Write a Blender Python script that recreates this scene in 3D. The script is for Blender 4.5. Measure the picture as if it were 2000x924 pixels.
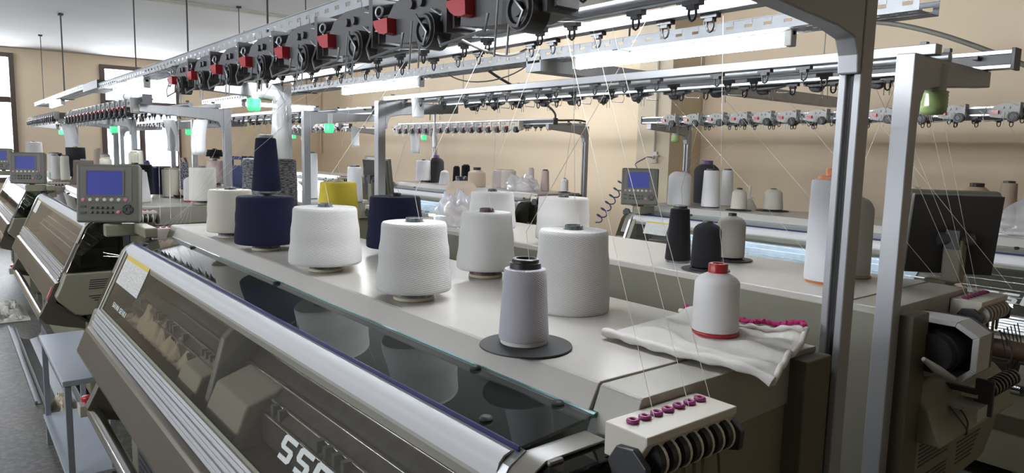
import bpy, bmesh, math, random
from mathutils import Vector, Matrix, noise
random.seed(11)
PI = math.pi
sc = bpy.context.scene
col = sc.collection
for o in list(bpy.data.objects):
    bpy.data.objects.remove(o)

# ------------------------------------------------------------------ camera, world, exposure
sc.view_settings.view_transform = 'Standard'
sc.view_settings.look = 'None'
sc.view_settings.gamma = 1.0
sc.view_settings.use_curve_mapping = False
sc.view_settings.exposure = -0.05
sc.cycles.use_denoising = True
sc.cycles.max_bounces = 10
sc.cycles.transparent_max_bounces = 24
sc.cycles.sample_clamp_indirect = 6.0
sc.cycles.caustics_reflective = False
sc.cycles.caustics_refractive = False

yaw, pit, rol = math.radians(50.98), math.radians(6.843), math.radians(1.306)
fw = Vector((-math.sin(yaw)*math.cos(pit), math.cos(yaw)*math.cos(pit), -math.sin(pit)))
rt = Vector((math.cos(yaw), math.sin(yaw), 0))
up = rt.cross(fw)
r2 = rt*math.cos(rol) + up*math.sin(rol)
u2 = up*math.cos(rol) - rt*math.sin(rol)
cd = bpy.data.cameras.new('camera')
cam = bpy.data.objects.new('camera', cd)
col.objects.link(cam)
m4 = Matrix((r2, u2, -fw)).transposed().to_4x4()
m4.translation = Vector((0, 0, 1.62))
cam.matrix_world = m4
cd.sensor_width = 36
cd.lens = 1373.6/2000*36
cd.clip_start = 0.02
sc.camera = cam

SKY_STRENGTH = 3.2
TUBE_STRENGTH = 95.0
wd = bpy.data.worlds.new('daylight_sky')
sc.world = wd
wd.use_nodes = True
bg = wd.node_tree.nodes['Background']
bg.inputs[0].default_value = (0.86, 0.93, 1.0, 1)
bg.inputs[1].default_value = SKY_STRENGTH

# room extents
XW, XE, YN, YS, HC = -14.25, 3.2, 6.3, -4.6, 3.12
# window openings: wall, centre along wall, width, sill, head
WEST_WIN = [(0.45, 1.1, 0.95, 3.03), (2.86, 1.28, 1.15, 2.97)]
ADDED_SOUTH_WIN = [(-2.4, 2.6, 2.25, 2.98), (-5.9, 2.6, 2.25, 2.98), (-9.4, 2.6, 2.25, 2.98)]  # unseen high windows, added to brighten the room from behind the camera

def window_light(name, loc, rot, sx, sy, power):
    l = bpy.data.lights.new(name, 'AREA')
    l.shape = 'RECTANGLE'; l.size = sx; l.size_y = sy; l.energy = power
    l.color = (0.94, 0.97, 1.0)
    o = bpy.data.objects.new(name, l); col.objects.link(o)
    o.location = loc; o.rotation_euler = rot
for (yc, w, s, h) in WEST_WIN:
    window_light('window_area_light', (XW-0.25, yc, (s+h)/2), (0, -PI/2, 0), h-s, w, 140*w)
for (xc, w, s, h) in ADDED_SOUTH_WIN:
    window_light('window_area_light', (xc, YS-0.25, (s+h)/2), (PI/2, 0, 0), w, h-s, 78*w)  # area lamps outside the added south windows, for fill

# ------------------------------------------------------------------ materials
def node_mat(name):
    m = bpy.data.materials.new(name); m.use_nodes = True
    nt = m.node_tree
    return m, nt, nt.nodes['Principled BSDF']
def mat(name, c, rough=.5, metal=0., bump=0., bscale=200., var=0., vscale=8., spec=.5, emit=None, es=1., coat=0., bdist=.001):
    m, nt, b = node_mat(name)
    b.inputs['Base Color'].default_value = (*c, 1)
    b.inputs['Roughness'].default_value = rough
    b.inputs['Metallic'].default_value = metal
    b.inputs['Specular IOR Level'].default_value = spec
    b.inputs['Coat Weight'].default_value = coat
    tc = nt.nodes.new('ShaderNodeTexCoord')
    if emit:
        b.inputs['Emission Color'].default_value = (*emit, 1)
        b.inputs['Emission Strength'].default_value = es
    if bump:
        n = nt.nodes.new('ShaderNodeTexNoise'); n.inputs['Scale'].default_value = bscale
        n.inputs['Detail'].default_value = 2
        nt.links.new(tc.outputs['Object'], n.inputs['Vector'])
        bp = nt.nodes.new('ShaderNodeBump'); bp.inputs['Strength'].default_value = bump
        bp.inputs['Distance'].default_value = bdist
        nt.links.new(n.outputs['Fac'], bp.inputs['Height'])
        nt.links.new(bp.outputs['Normal'], b.inputs['Normal'])
    if var:
        n = nt.nodes.new('ShaderNodeTexNoise'); n.inputs['Scale'].default_value = vscale
        n.inputs['Detail'].default_value = 4
        nt.links.new(tc.outputs['Object'], n.inputs['Vector'])
        r = nt.nodes.new('ShaderNodeValToRGB')
        r.color_ramp.elements[0].position = .3; r.color_ramp.elements[1].position = .7
        r.color_ramp.elements[0].color = (*[x*(1-var) for x in c], 1)
        r.color_ramp.elements[1].color = (*[min(1, x*(1+var)) for x in c], 1)
        nt.links.new(n.outputs['Fac'], r.inputs['Fac'])
        nt.links.new(r.outputs['Color'], b.inputs['Base Color'])
    return m
def glass_mat(name, tint, refl=1.0, rough=.02, ior=1.5, haze=None, hz=0.):
    m = bpy.data.materials.new(name); m.use_nodes = True
    nt = m.node_tree; nt.nodes.clear()
    out = nt.nodes.new('ShaderNodeOutputMaterial')
    tr = nt.nodes.new('ShaderNodeBsdfTransparent'); tr.inputs[0].default_value = (*tint, 1)
    gl = nt.nodes.new('ShaderNodeBsdfGlossy'); gl.inputs[0].default_value = (refl, refl, refl, 1)
    gl.inputs['Roughness'].default_value = rough
    fr = nt.nodes.new('ShaderNodeFresnel'); fr.inputs[0].default_value = ior
    mx = nt.nodes.new('ShaderNodeMixShader')
    src = tr.outputs[0]
    if haze:
        df = nt.nodes.new('ShaderNodeBsdfDiffuse'); df.inputs[0].default_value = (*haze, 1)
        m2 = nt.nodes.new('ShaderNodeMixShader'); m2.inputs[0].default_value = hz
        nt.links.new(tr.outputs[0], m2.inputs[1]); nt.links.new(df.outputs[0], m2.inputs[2])
        src = m2.outputs[0]
    ge = nt.nodes.new('ShaderNodeNewGeometry')
    sb = nt.nodes.new('ShaderNodeMath'); sb.operation = 'SUBTRACT'; sb.inputs[0].default_value = 1
    ml = nt.nodes.new('ShaderNodeMath'); ml.operation = 'MULTIPLY'
    nt.links.new(ge.outputs['Backfacing'], sb.inputs[1]); nt.links.new(sb.outputs[0], ml.inputs[0]); nt.links.new(fr.outputs[0], ml.inputs[1])
    nt.links.new(ml.outputs[0], mx.inputs[0]); nt.links.new(src, mx.inputs[1]); nt.links.new(gl.outputs[0], mx.inputs[2])
    nt.links.new(mx.outputs[0], out.inputs[0])
    return m
_y = {}
def yarn_mat(c, fuzz=1., slope=36, pitch=.0046, sheen=.06, rough=.9):
    k = (tuple(c), fuzz, slope, pitch)
    if k in _y: return _y[k]
    m, nt, b = node_mat('yarn')
    b.inputs['Roughness'].default_value = rough
    b.inputs['Sheen Weight'].default_value = sheen
    b.inputs['Specular IOR Level'].default_value = .2 if rough > .6 else .5
    uv = nt.nodes.new('ShaderNodeUVMap')
    sp = nt.nodes.new('ShaderNodeSeparateXYZ'); nt.links.new(uv.outputs[0], sp.inputs[0])
    def mth(op, a, bb):
        n = nt.nodes.new('ShaderNodeMath'); n.operation = op
        for i, v in enumerate((a, bb)):
            if v is None: continue
            if isinstance(v, (int, float)): n.inputs[i].default_value = v
            else: nt.links.new(v, n.inputs[i])
        return n.outputs[0]
    nz = nt.nodes.new('ShaderNodeTexNoise'); nz.inputs['Scale'].default_value = 14
    tc = nt.nodes.new('ShaderNodeTexCoord'); nt.links.new(tc.outputs['Object'], nz.inputs['Vector'])
    ph = mth('MULTIPLY', nz.outputs['Fac'], 9.)
    v = mth('MULTIPLY', sp.outputs[1], 2*PI/pitch)
    w1 = mth('SINE', mth('ADD', mth('ADD', v, mth('MULTIPLY', sp.outputs[0], 2*PI*slope)), ph), None)
    w2 = mth('SINE', mth('ADD', mth('ADD', mth('MULTIPLY', v, .55), mth('MULTIPLY', sp.outputs[0], -2*PI*slope*1.4)), ph), None)
    h = mth('ADD', mth('MULTIPLY', w1, .6), mth('MULTIPLY', w2, .35))
    n2 = nt.nodes.new('ShaderNodeTexNoise'); n2.inputs['Scale'].default_value = 420
    nt.links.new(tc.outputs['Object'], n2.inputs['Vector'])
    h2 = mth('ADD', h, mth('MULTIPLY', n2.outputs['Fac'], 1.2))
    bp = nt.nodes.new('ShaderNodeBump'); bp.inputs['Strength'].default_value = .38*fuzz
    bp.inputs['Distance'].default_value = .0009
    nt.links.new(h2, bp.inputs['Height']); nt.links.new(bp.outputs['Normal'], b.inputs['Normal'])
    r = nt.nodes.new('ShaderNodeValToRGB')
    r.color_ramp.elements[0].color = (*[x*(1-.10*fuzz) for x in c], 1)
    r.color_ramp.elements[1].color = (*[min(1, x*1.03) for x in c], 1)
    r.color_ramp.elements[0].position = .12; r.color_ramp.elements[1].position = .5
    nt.links.new(mth('ADD', mth('MULTIPLY', h, .45), .5), r.inputs['Fac'])
    nt.links.new(r.outputs['Color'], b.inputs['Base Color'])
    _y[k] = m
    return m
def melange_mat(c1, c2, scale, name='marled_yarn'):
    m, nt, b = node_mat(name)
    b.inputs['Roughness'].default_value = .95
    uv = nt.nodes.new('ShaderNodeUVMap')
    mp = nt.nodes.new('ShaderNodeMapping'); mp.inputs['Scale'].default_value = (scale*.25, scale*2.2, 1)
    n = nt.nodes.new('ShaderNodeTexNoise'); n.inputs['Scale'].default_value = 40; n.inputs['Detail'].default_value = 2
    nt.links.new(uv.outputs[0], mp.inputs[0]); nt.links.new(mp.outputs[0], n.inputs['Vector'])
    r = nt.nodes.new('ShaderNodeValToRGB'); r.color_ramp.elements[0].position = .44; r.color_ramp.elements[1].position = .56
    r.color_ramp.elements[0].color = (*c1, 1); r.color_ramp.elements[1].color = (*c2, 1)
    nt.links.new(n.outputs['Fac'], r.inputs['Fac']); nt.links.new(r.outputs['Color'], b.inputs['Base Color'])
    return m
def stripe_mat(c1, c2, ang, vfreq):
    m, nt, b = node_mat('striped_paper')
    b.inputs['Roughness'].default_value = .6
    uv = nt.nodes.new('ShaderNodeUVMap'); sp = nt.nodes.new('ShaderNodeSeparateXYZ'); nt.links.new(uv.outputs[0], sp.inputs[0])
    a = nt.nodes.new('ShaderNodeMath'); a.operation = 'MULTIPLY'; a.inputs[1].default_value = 2*PI*ang; nt.links.new(sp.outputs[0], a.inputs[0])
    v = nt.nodes.new('ShaderNodeMath'); v.operation = 'MULTIPLY_ADD'; v.inputs[1].default_value = vfreq; nt.links.new(sp.outputs[1], v.inputs[0]); nt.links.new(a.outputs[0], v.inputs[2])
    s = nt.nodes.new('ShaderNodeMath'); s.operation = 'SINE'; nt.links.new(v.outputs[0], s.inputs[0])
    g = nt.nodes.new('ShaderNodeMath'); g.operation = 'GREATER_THAN'; g.inputs[1].default_value = 0.1; nt.links.new(s.outputs[0], g.inputs[0])
    mx = nt.nodes.new('ShaderNodeMix'); mx.data_type = 'RGBA'
    mx.inputs[6].default_value = (*c1, 1); mx.inputs[7].default_value = (*c2, 1)
    nt.links.new(g.outputs[0], mx.inputs[0]); nt.links.new(mx.outputs[2], b.inputs['Base Color'])
    return m

def terrazzo():
    m, nt, b = node_mat('terrazzo_floor')
    tc = nt.nodes.new('ShaderNodeTexCoord')
    vo = nt.nodes.new('ShaderNodeTexVoronoi'); vo.inputs['Scale'].default_value = 55
    nt.links.new(tc.outputs['Object'], vo.inputs['Vector'])
    r = nt.nodes.new('ShaderNodeValToRGB')
    r.color_ramp.elements[0].color = (.12, .115, .105, 1); r.color_ramp.elements[1].color = (.26, .25, .23, 1)
    e = r.color_ramp.elements.new(.5); e.color = (.17, .165, .15, 1)
    nt.links.new(vo.outputs['Color'], r.inputs['Fac'])
    n = nt.nodes.new('ShaderNodeTexNoise'); n.inputs['Scale'].default_value = 1.3; n.inputs['Detail'].default_value = 5
    nt.links.new(tc.outputs['Object'], n.inputs['Vector'])
    mx = nt.nodes.new('ShaderNodeMix'); mx.data_type = 'RGBA'; mx.blend_type = 'MULTIPLY'; mx.inputs[0].default_value = .7
    nt.links.new(r.outputs['Color'], mx.inputs[6]); nt.links.new(n.outputs['Color'], mx.inputs[7])
    g = nt.nodes.new('ShaderNodeMix'); g.data_type = 'RGBA'; g.inputs[0].default_value = .5
    nt.links.new(r.outputs['Color'], g.inputs[6]); nt.links.new(mx.outputs[2], g.inputs[7])
    nt.links.new(g.outputs[2], b.inputs['Base Color'])
    b.inputs['Roughness'].default_value = .5
    b.inputs['Specular IOR Level'].default_value = .25
    return m
def label_mat():
    # printed notice: yellow header band and rows of small grey print, in the label's own plane
    m, nt, b = node_mat('printed_notice')
    b.inputs['Roughness'].default_value = .4
    uv = nt.nodes.new('ShaderNodeUVMap'); sp = nt.nodes.new('ShaderNodeSeparateXYZ'); nt.links.new(uv.outputs[0], sp.inputs[0])
    br = nt.nodes.new('ShaderNodeTexBrick')
    br.inputs['Color1'].default_value = (.60, .60, .58, 1); br.inputs['Color2'].default_value = (.25, .25, .24, 1)
    br.inputs['Mortar'].default_value = (.66, .66, .64, 1)
    br.inputs['Scale'].default_value = 12; br.inputs['Mortar Size'].default_value = .11
    br.inputs['Brick Width'].default_value = .9; br.inputs['Row Height'].default_value = .45
    br.inputs['Bias'].default_value = .1
    nt.links.new(uv.outputs[0], br.inputs['Vector'])
    g = nt.nodes.new('ShaderNodeMath'); g.operation = 'GREATER_THAN'; g.inputs[1].default_value = .86; nt.links.new(sp.outputs[1], g.inputs[0])
    mx = nt.nodes.new('ShaderNodeMix'); mx.data_type = 'RGBA'; mx.inputs[7].default_value = (.62, .46, .03, 1)
    nt.links.new(g.outputs[0], mx.inputs[0]); nt.links.new(br.outputs['Color'], mx.inputs[6])
    nt.links.new(mx.outputs[2], b.inputs['Base Color'])
    return m

M = dict(
    wall=mat('tan_wall_paint', (.83, .685, .50), .75, var=.05, vscale=1.2),
    wall_dark=mat('unseen_wall_toned_dark', (.36, .31, .25), .7, var=.05, vscale=1.2),  # unseen south wall, toned dark so the machine glass reflects less
    pillar=mat('cream_wall_paint', (.72, .62, .46), .7, var=.04, vscale=1.5),
    ceil=mat('ceiling_paint', (.53, .525, .515), .85, var=.05, vscale=1.),
    floor=terrazzo(),
    brown_frame=mat('brown_window_frame', (.10, .065, .055), .5),
    cover=mat('warm_grey_cover_paint', (.47, .45, .415), .30, bump=.12, bscale=420, var=.02, vscale=5, bdist=.0006),
    crinkle=mat('crinkled_grey_paint', (.36, .345, .30), .30, bump=.5, bscale=520, var=.04, vscale=6, bdist=.0012),
    olive=mat('olive_machine_paint', (.225, .215, .155), .42, bump=.08, bscale=300, var=.05, vscale=4),
    olive_dark=mat('dark_olive_paint', (.115, .108, .075), .45, var=.06, vscale=3),
    cream=mat('cream_machine_paint', (.44, .42, .36), .5, var=.05, vscale=3),
    brown=mat('bronze_metallic_paint', (.125, .105, .08), .38, metal=.5, var=.03, vscale=4, coat=.2),
    alu=mat('brushed_aluminium', (.58, .59, .61), .36, metal=.9, bump=.05, bscale=150),
    alu_pale=mat('anodised_aluminium', (.40, .41, .43), .45, metal=.5),
    alu_white=mat('silver_painted_strip', (.60, .61, .62), .55, metal=.05),
    steel=mat('galvanised_steel', (.33, .345, .36), .45, metal=.7, var=.08, vscale=12),
    chrome=mat('polished_steel', (.75, .75, .76), .18, metal=1.),
    dark=mat('dark_plastic', (.025, .025, .027), .4),
    dark2=mat('charcoal_plastic', (.055, .056, .06), .45),
    rubber=mat('black_rubber', (.02, .02, .022), .6),
    panel=mat('grey_olive_housing', (.125, .125, .10), .5),
    panel_in=mat('panel_face_plate', (.16, .16, .145), .5),
    pback=mat('dark_panel_back', (.03, .028, .027), .5),
    screen=mat('blue_display', (.02, .025, .10), .40, spec=.3, emit=(.035, .05, .33), es=.55),
    key=mat('dark_key', (.03, .03, .035), .35),
    keyw=mat('white_key', (.62, .62, .58), .4),
    keyp=mat('pink_key', (.62, .22, .34), .4),
    red=mat('red_plastic', (.50, .025, .035), .3),
    redlens=mat('red_lens', (.48, .02, .03), .25),
    magenta=mat('magenta_ceramic', (.28, .035, .16), .3),
    greylite=mat('light_grey_plastic', (.50, .50, .49), .5),
    offwhite=mat('cream_plastic', (.66, .63, .55), .45),
    unit=mat('grey_feeder_housing', (.40, .40, .39), .5),
    unit_dark=mat('dark_feeder_housing', (.085, .085, .09), .5),
    unit_cream=mat('cream_feeder_housing', (.62, .58, .48), .5),
    brass=mat('dull_brass_wire', (.35, .29, .20), .4, metal=.8),
    green=mat('green_beacon_lens', (.10, .55, .25), .3, emit=(.05, .75, .28), es=1.1),
    green_off=mat('pale_green_lens', (.38, .50, .22), .15),
    tube=mat('lit_tube', (1, 1, 1), .5, emit=(.93, .96, 1.), es=TUBE_STRENGTH),
    worklamp=mat('work_lamp_tube', (1, 1, 1), .5, emit=(.72, .86, 1.), es=26.),
    bluecloth=mat('pale_blue_knit', (.42, .50, .60), .9, var=.2, vscale=9),
    bed=mat('grooved_bed_steel', (.13, .13, .125), .4, metal=.3, var=.2, vscale=30),
    frameband=mat('grey_brown_frame_paint', (.20, .185, .16), .3),
    backpaint=mat('grey_olive_back_paint', (.185, .178, .14), .45, var=.04, vscale=3),
    hose=mat('blue_hose', (.05, .07, .22), .35),
    cable=mat('grey_cable', (.20, .20, .17), .5),
    cablew=mat('cream_cable', (.50, .44, .32), .5),
    wire=mat('dark_wire', (.05, .05, .055), .5),
    paper=mat('white_paper', (.80, .81, .83), .7),
    table=mat('blue_grey_sheet_steel', (.42, .46, .52), .35, metal=.1, var=.03),
    tleg=mat('grey_painted_steel', (.26, .28, .31), .4, var=.06, vscale=14),
    cloth=mat('white_knit_cloth', (.74, .72, .68), .95, bump=.4, bscale=320, bdist=.0015),
    pink=mat('pink_yarn_edging', (.50, .035, .18), .9),
    lint=mat('cream_lint', (.62, .55, .42), 1., bump=.6, bscale=60, bdist=.006),
    thread=mat('ivory_thread', (.72, .68, .60), .8),
    threadg=mat('grey_thread', (.34, .32, .29), .8),
    tubew=mat('white_core', (.70, .70, .68), .5),
    tubek=mat('black_core', (.02, .02, .022), .35),
    tubegrn=mat('teal_core', (.03, .22, .18), .4),
    tubegy=mat('patterned_grey_core', (.13, .15, .16), .4, var=.8, vscale=55),
    tubepl=mat('patterned_plum_core', (.10, .06, .07), .4, var=.8, vscale=55),
    tubepu=mat('purple_core', (.17, .09, .24), .4),
    tuber=mat('red_core', (.45, .025, .03), .3),
    tubeo=mat('orange_core', (.55, .17, .05), .4),
    tubecr=mat('cream_core', (.52, .45, .33), .5),
    tubedim=mat('dim_card_core', (.26, .25, .22), .5),
    teal=mat('teal_plastic', (.03, .22, .20), .4),
    bluebox=mat('blue_plastic_crate', (.02, .03, .09), .4),
    decal=mat('pale_grey_lettering', (.62, .66, .64), .5),
    notice=label_mat(),
    cardbrown=mat('brown_card_roll', (.16, .10, .07), .5),
    glass_front=glass_mat('smoked_clear_cover', (.84, .83, .80), .95, .02, 1.5, (.34, .33, .31), .06),
    glass_top=glass_mat('tinted_glass', (.55, .59, .60), 1., .01, 1.6, (.26, .29, .29), .05),
    glass_end=glass_mat('dark_smoked_cover', (.36, .37, .33), 1., .03, 1.5),
    glass_edge=mat('teal_glass_edge', (.16, .34, .35), .2),
    glass_blue=mat('dark_blue_edge', (.015, .015, .10), .3),
    plastic_bag=glass_mat('clear_plastic_film', (.93, .93, .95), 1., .10, 1.5, (.84, .84, .87), .40),
    pane=glass_mat('window_glass', (.97, .98, 1.), .6, .0, 1.35),
)
Y_WHITE = (.63, .625, .61); Y_IVORY = (.66, .635, .55); Y_LAV = (.50, .50, .55); Y_NAVY = (.011, .013, .038)
Y_YEL = (.80, .63, .08); Y_BLACK = (.012, .012, .014); Y_BEIGE = (.66, .54, .43); Y_GREYB = (.40, .375, .33)
Y_BROWN = (.13, .10, .085); Y_GREY = (.09, .09, .095); Y_PINK = (.60, .46, .43); Y_CHAR = (.045, .045, .05)

# ------------------------------------------------------------------ mesh helpers
class MB:
    def __init__(s): s.v = []; s.f = []; s.uv = {}; s.sm = []; s.mi = []
    def _add(s, vs, fs, smooth=False, mi=0, uvs=None):
        b = len(s.v); s.v += [tuple(p) for p in vs]
        for i, f in enumerate(fs):
            if uvs: s.uv[len(s.f)] = uvs[i]
            s.f.append([b+k for k in f]); s.sm.append(smooth); s.mi.append(mi)
        return s
    def box(s, x0, x1, y0, y1, z0, z1, mi=0, T=None):
        vs = [Vector((x, y, z)) for x in (x0, x1) for y in (y0, y1) for z in (z0, z1)]
        if T: vs = [T @ v for v in vs]
        return s._add(vs, [(0, 1, 3, 2), (4, 6, 7, 5), (0, 4, 5, 1), (2, 3, 7, 6), (0, 2, 6, 4), (1, 5, 7, 3)], mi=mi)
    def prism(s, prof, a0, a1, axis='x', mi=0, smooth=False):
        # prof: list of 2-D points; axis x -> (y,z), y -> (x,z), z -> (x,y)
        n = len(prof)
        def P(a, p):
            return {'x': (a, p[0], p[1]), 'y': (p[0], a, p[1]), 'z': (p[0], p[1], a)}[axis]
        vs = [P(a0, p) for p in prof] + [P(a1, p) for p in prof]
        fs = [(i, (i+1) % n, n+(i+1) % n, n+i) for i in range(n)]
        s._add(vs, fs, smooth, mi)
        b = len(s.v)-2*n
        s.f.append([b+i for i in range(n)][::-1]); s.sm.append(False); s.mi.append(mi)
        s.f.append([b+n+i for i in range(n)]); s.sm.append(False); s.mi.append(mi)
        return s
    def sheet(s, prof, a0, a1, t, mi=0, smooth=True):
        # open 2-D polyline (y,z) extruded along x with thickness t
        off = []
        for i, p in enumerate(prof):
            q0 = prof[max(0, i-1)]; q1 = prof[min(len(prof)-1, i+1)]
            d = Vector((q1[0]-q0[0], q1[1]-q0[1])).normalized()
            off.append((p[0]+d.y*t, p[1]-d.x*t))
        return s.prism(list(prof)+off[::-1], a0, a1, 'x', mi, smooth)
    def tube(s, pts, r, n=8, mi=0, cap=True, rs=None):
        pts = [Vector(p) for p in pts]
        rings = []
        prev = None
        for i, p in enumerate(pts):
            d = (pts[min(len(pts)-1, i+1)]-pts[max(0, i-1)]).normalized()
            if prev is None:
                a = d.orthogonal().normalized()
            else:
                a = (prev-d*prev.dot(d)).normalized()
            prev = a
            b = d.cross(a)
            rr = rs[i] if rs else r
            rings.append([p+(a*math.cos(2*PI*k/n)+b*math.sin(2*PI*k/n))*rr for k in range(n)])
        vs = [v for R in rings for v in R]
        fs = [(i*n+k, i*n+(k+1) % n, (i+1)*n+(k+1) % n, (i+1)*n+k) for i in range(len(pts)-1) for k in range(n)]
        s._add(vs, fs, True, mi)
        if cap:
            b = len(s.v)-len(vs)
            s.f.append([b+k for k in range(n)][::-1]); s.sm.append(False); s.mi.append(mi)
            b += (len(pts)-1)*n
            s.f.append([b+k for k in range(n)]); s.sm.append(False); s.mi.append(mi)
        return s
    def cyl(s, p0, p1, r, n=16, mi=0):
        return s.tube([p0, p1], r, n, mi)
    def lathe(s, prof, n=40, mi=0, c=(0, 0, 0), wob=0.):
        # prof list of (r,z); uv: u angle, v path length
        L = [0.]
        for i in range(1, len(prof)):
            L.append(L[-1]+math.hypot(prof[i][0]-prof[i-1][0], prof[i][1]-prof[i-1][1]))
        vs = []
        for (r, z) in prof:
            for k in range(n):
                a = 2*PI*k/n
                rr = r*(1+wob*math.sin(3*a+z*40)+wob*.6*math.sin(5*a-z*23))
                vs.append((c[0]+rr*math.cos(a), c[1]+rr*math.sin(a), c[2]+z))
        fs, uv = [], []
        for i in range(len(prof)-1):
            for k in range(n):
                fs.append((i*n+k, i*n+(k+1) % n, (i+1)*n+(k+1) % n, (i+1)*n+k))
                uv.append(((k/n, L[i]), ((k+1)/n, L[i]), ((k+1)/n, L[i+1]), (k/n, L[i+1])))
        return s._add(vs, fs, True, mi, uv)
    def torus(s, c, R, r, axis='z', n=18, m=8, mi=0):
        pts = []
        for i in range(n):
            a = 2*PI*i/n
            for k in range(m):
                b = 2*PI*k/m
                x, y, z = (R+r*math.cos(b))*math.cos(a), (R+r*math.cos(b))*math.sin(a), r*math.sin(b)
                p = {'z': (x, y, z), 'x': (z, x, y), 'y': (x, z, y)}[axis]
                pts.append((c[0]+p[0], c[1]+p[1], c[2]+p[2]))
        fs = [(i*m+k, ((i+1) % n)*m+k, ((i+1) % n)*m+(k+1) % m, i*m+(k+1) % m) for i in range(n) for k in range(m)]
        return s._add(pts, fs, True, mi)
    def mesh(s, name, mats):
        me = bpy.data.meshes.new(name)
        me.from_pydata(s.v, [], s.f)
        if s.uv:
            l = me.uv_layers.new(name='UVMap')
            for fi, u in s.uv.items():
                for j, li in enumerate(me.polygons[fi].loop_indices):
                    l.data[li].uv = u[j]
        bm = bmesh.new(); bm.from_mesh(me); bmesh.ops.recalc_face_normals(bm, faces=bm.faces); bm.to_mesh(me); bm.free()
        me.polygons.foreach_set('use_smooth', s.sm)
        me.polygons.foreach_set('material_index', s.mi)
        for m in (mats if isinstance(mats, (list, tuple)) else [mats]):
            me.materials.append(m)
        me.update()
        if any(s.sm): me.set_sharp_from_angle(angle=math.radians(48))
        return me
    def build(s, name, mats, parent=None, bevel=0., loc=None, seg=2):
        o = bpy.data.objects.new(name, s.mesh(name, mats)); col.objects.link(o)
        if parent: o.parent = parent
        if loc: o.location = loc
        if bevel:
            b = o.modifiers.new('bevel', 'BEVEL'); b.width = bevel; b.segments = seg; b.limit_method = 'ANGLE'; b.angle_limit = math.radians(35)
            b.harden_normals = False
        return o
def link(name, me, parent=None, loc=None, rot=None, scale=None):
    o = bpy.data.objects.new(name, me); col.objects.link(o)
    if parent: o.parent = parent
    if loc: o.location = loc
    if rot: o.rotation_euler = rot
    if scale: o.scale = scale
    return o
def tag(o, label=None, cat=None, group=None, kind=None):
    if label: o['label'] = label
    if cat: o['category'] = cat
    if group: o['group'] = group
    if kind: o['kind'] = kind
    return o
def empty(name, loc=(0, 0, 0), rz=0.):
    o = bpy.data.objects.new(name, None); col.objects.link(o)
    o.location = loc; o.rotation_euler = (0, 0, rz); o.empty_display_size = .1
    return o
def copy_tree(o, parent=None):
    c = o.copy(); col.objects.link(c)
    if parent: c.parent = parent
    for ch in o.children: copy_tree(ch, c)
    return c
def bez(p0, p1, p2, p3, n=16):
    p0, p1, p2, p3 = map(Vector, (p0, p1, p2, p3))
    return [p0*(1-t)**3+p1*3*t*(1-t)**2+p2*3*t*t*(1-t)+p3*t**3 for t in [i/n for i in range(n+1)]]

# ------------------------------------------------------------------ the room
def struct(name, mb, m, bevel=0.):
    o = mb.build(name, m, None, bevel); o['kind'] = 'structure'; return o
struct('floor', MB().box(XW-.3, XE+.3, YS-.3, YN+.3, -.12, 0), M['floor'])
struct('ceiling', MB().box(XW-.3, XE+.3, YS-.3, YN+.3, HC, HC+.15), M['ceil'])
def wall_with_openings(name, axis, pos, thick, a0, a1, wins, m):
    mb = MB()
    def seg(u0, u1, z0, z1):
        if axis == 'x': mb.box(pos, pos+thick, u0, u1, z0, z1)
        else: mb.box(u0, u1, pos, pos+thick, z0, z1)
    cur = a0
    for (c, w, s, h) in sorted(wins):
        seg(cur, c-w/2, 0, HC); seg(c-w/2, c+w/2, 0, s); seg(c-w/2, c+w/2, h, HC); cur = c+w/2
    seg(cur, a1, 0, HC)
    return struct(name, mb, m)
wall_with_openings('wall_west', 'x', XW-.2, .2, YS-.2, YN+.2, WEST_WIN, M['wall'])
wall_with_openings('wall_south', 'y', YS-.2, .2, XW, XE, ADDED_SOUTH_WIN, M['wall_dark'])
struct('wall_north', MB().box(XW, XE, YN, YN+.2, 0, HC), M['wall'])
struct('wall_east', MB().box(XE, XE+.2, YS-.2, YN+.2, 0, HC), M['wall'])
# the pier standing out of the long wall
struct('wall_pier', MB().box(-5.06, -4.62, 5.78, YN, 0, HC), M['pillar'], .006)
wn = 0
def window(axis, pos, c, w, s, h, mull):
    global wn
    wn += 1
    root = empty('window_%d' % wn); root['kind'] = 'structure'
    f = .07
    def bx(mb, u0, u1, z0, z1, d=.035):
        if axis == 'x': mb.box(pos-d, pos+d, u0, u1, z0, z1)
        else: mb.box(u0, u1, pos-d, pos+d, z0, z1)
    mb = MB()
    bx(mb, c-w/2, c-w/2+f, s, h, .1); bx(mb, c+w/2-f, c+w/2, s, h, .1); bx(mb, c-w/2+f, c+w/2-f, h-f, h, .1); bx(mb, c-w/2+f, c+w/2-f, s, s+f, .1)
    zt = s+(h-s)*.62
    bx(mb, c-w/2+f, c+w/2-f, zt, zt+.09)
    for k in mull: bx(mb, c+k-.045, c+k+.045, s+f, zt)
    o = mb.build('window_frame', M['brown_frame'], root); o['kind'] = 'structure'
    g = MB(); bx(g, c-w/2+f, c+w/2-f, s+f, h-f, .004)
    o = g.build('window_pane', M['pane'], root); o['kind'] = 'structure'
for (c, w, s, h) in WEST_WIN: window('x', XW-.02, c, w, s, h, (0.,) if w < 1.6 else (-.35, .35))
for (c, w, s, h) in ADDED_SOUTH_WIN: window('y', YS-.02, c, w, s, h, (-.4, .4))  # these windows are out of view, added for their light
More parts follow.
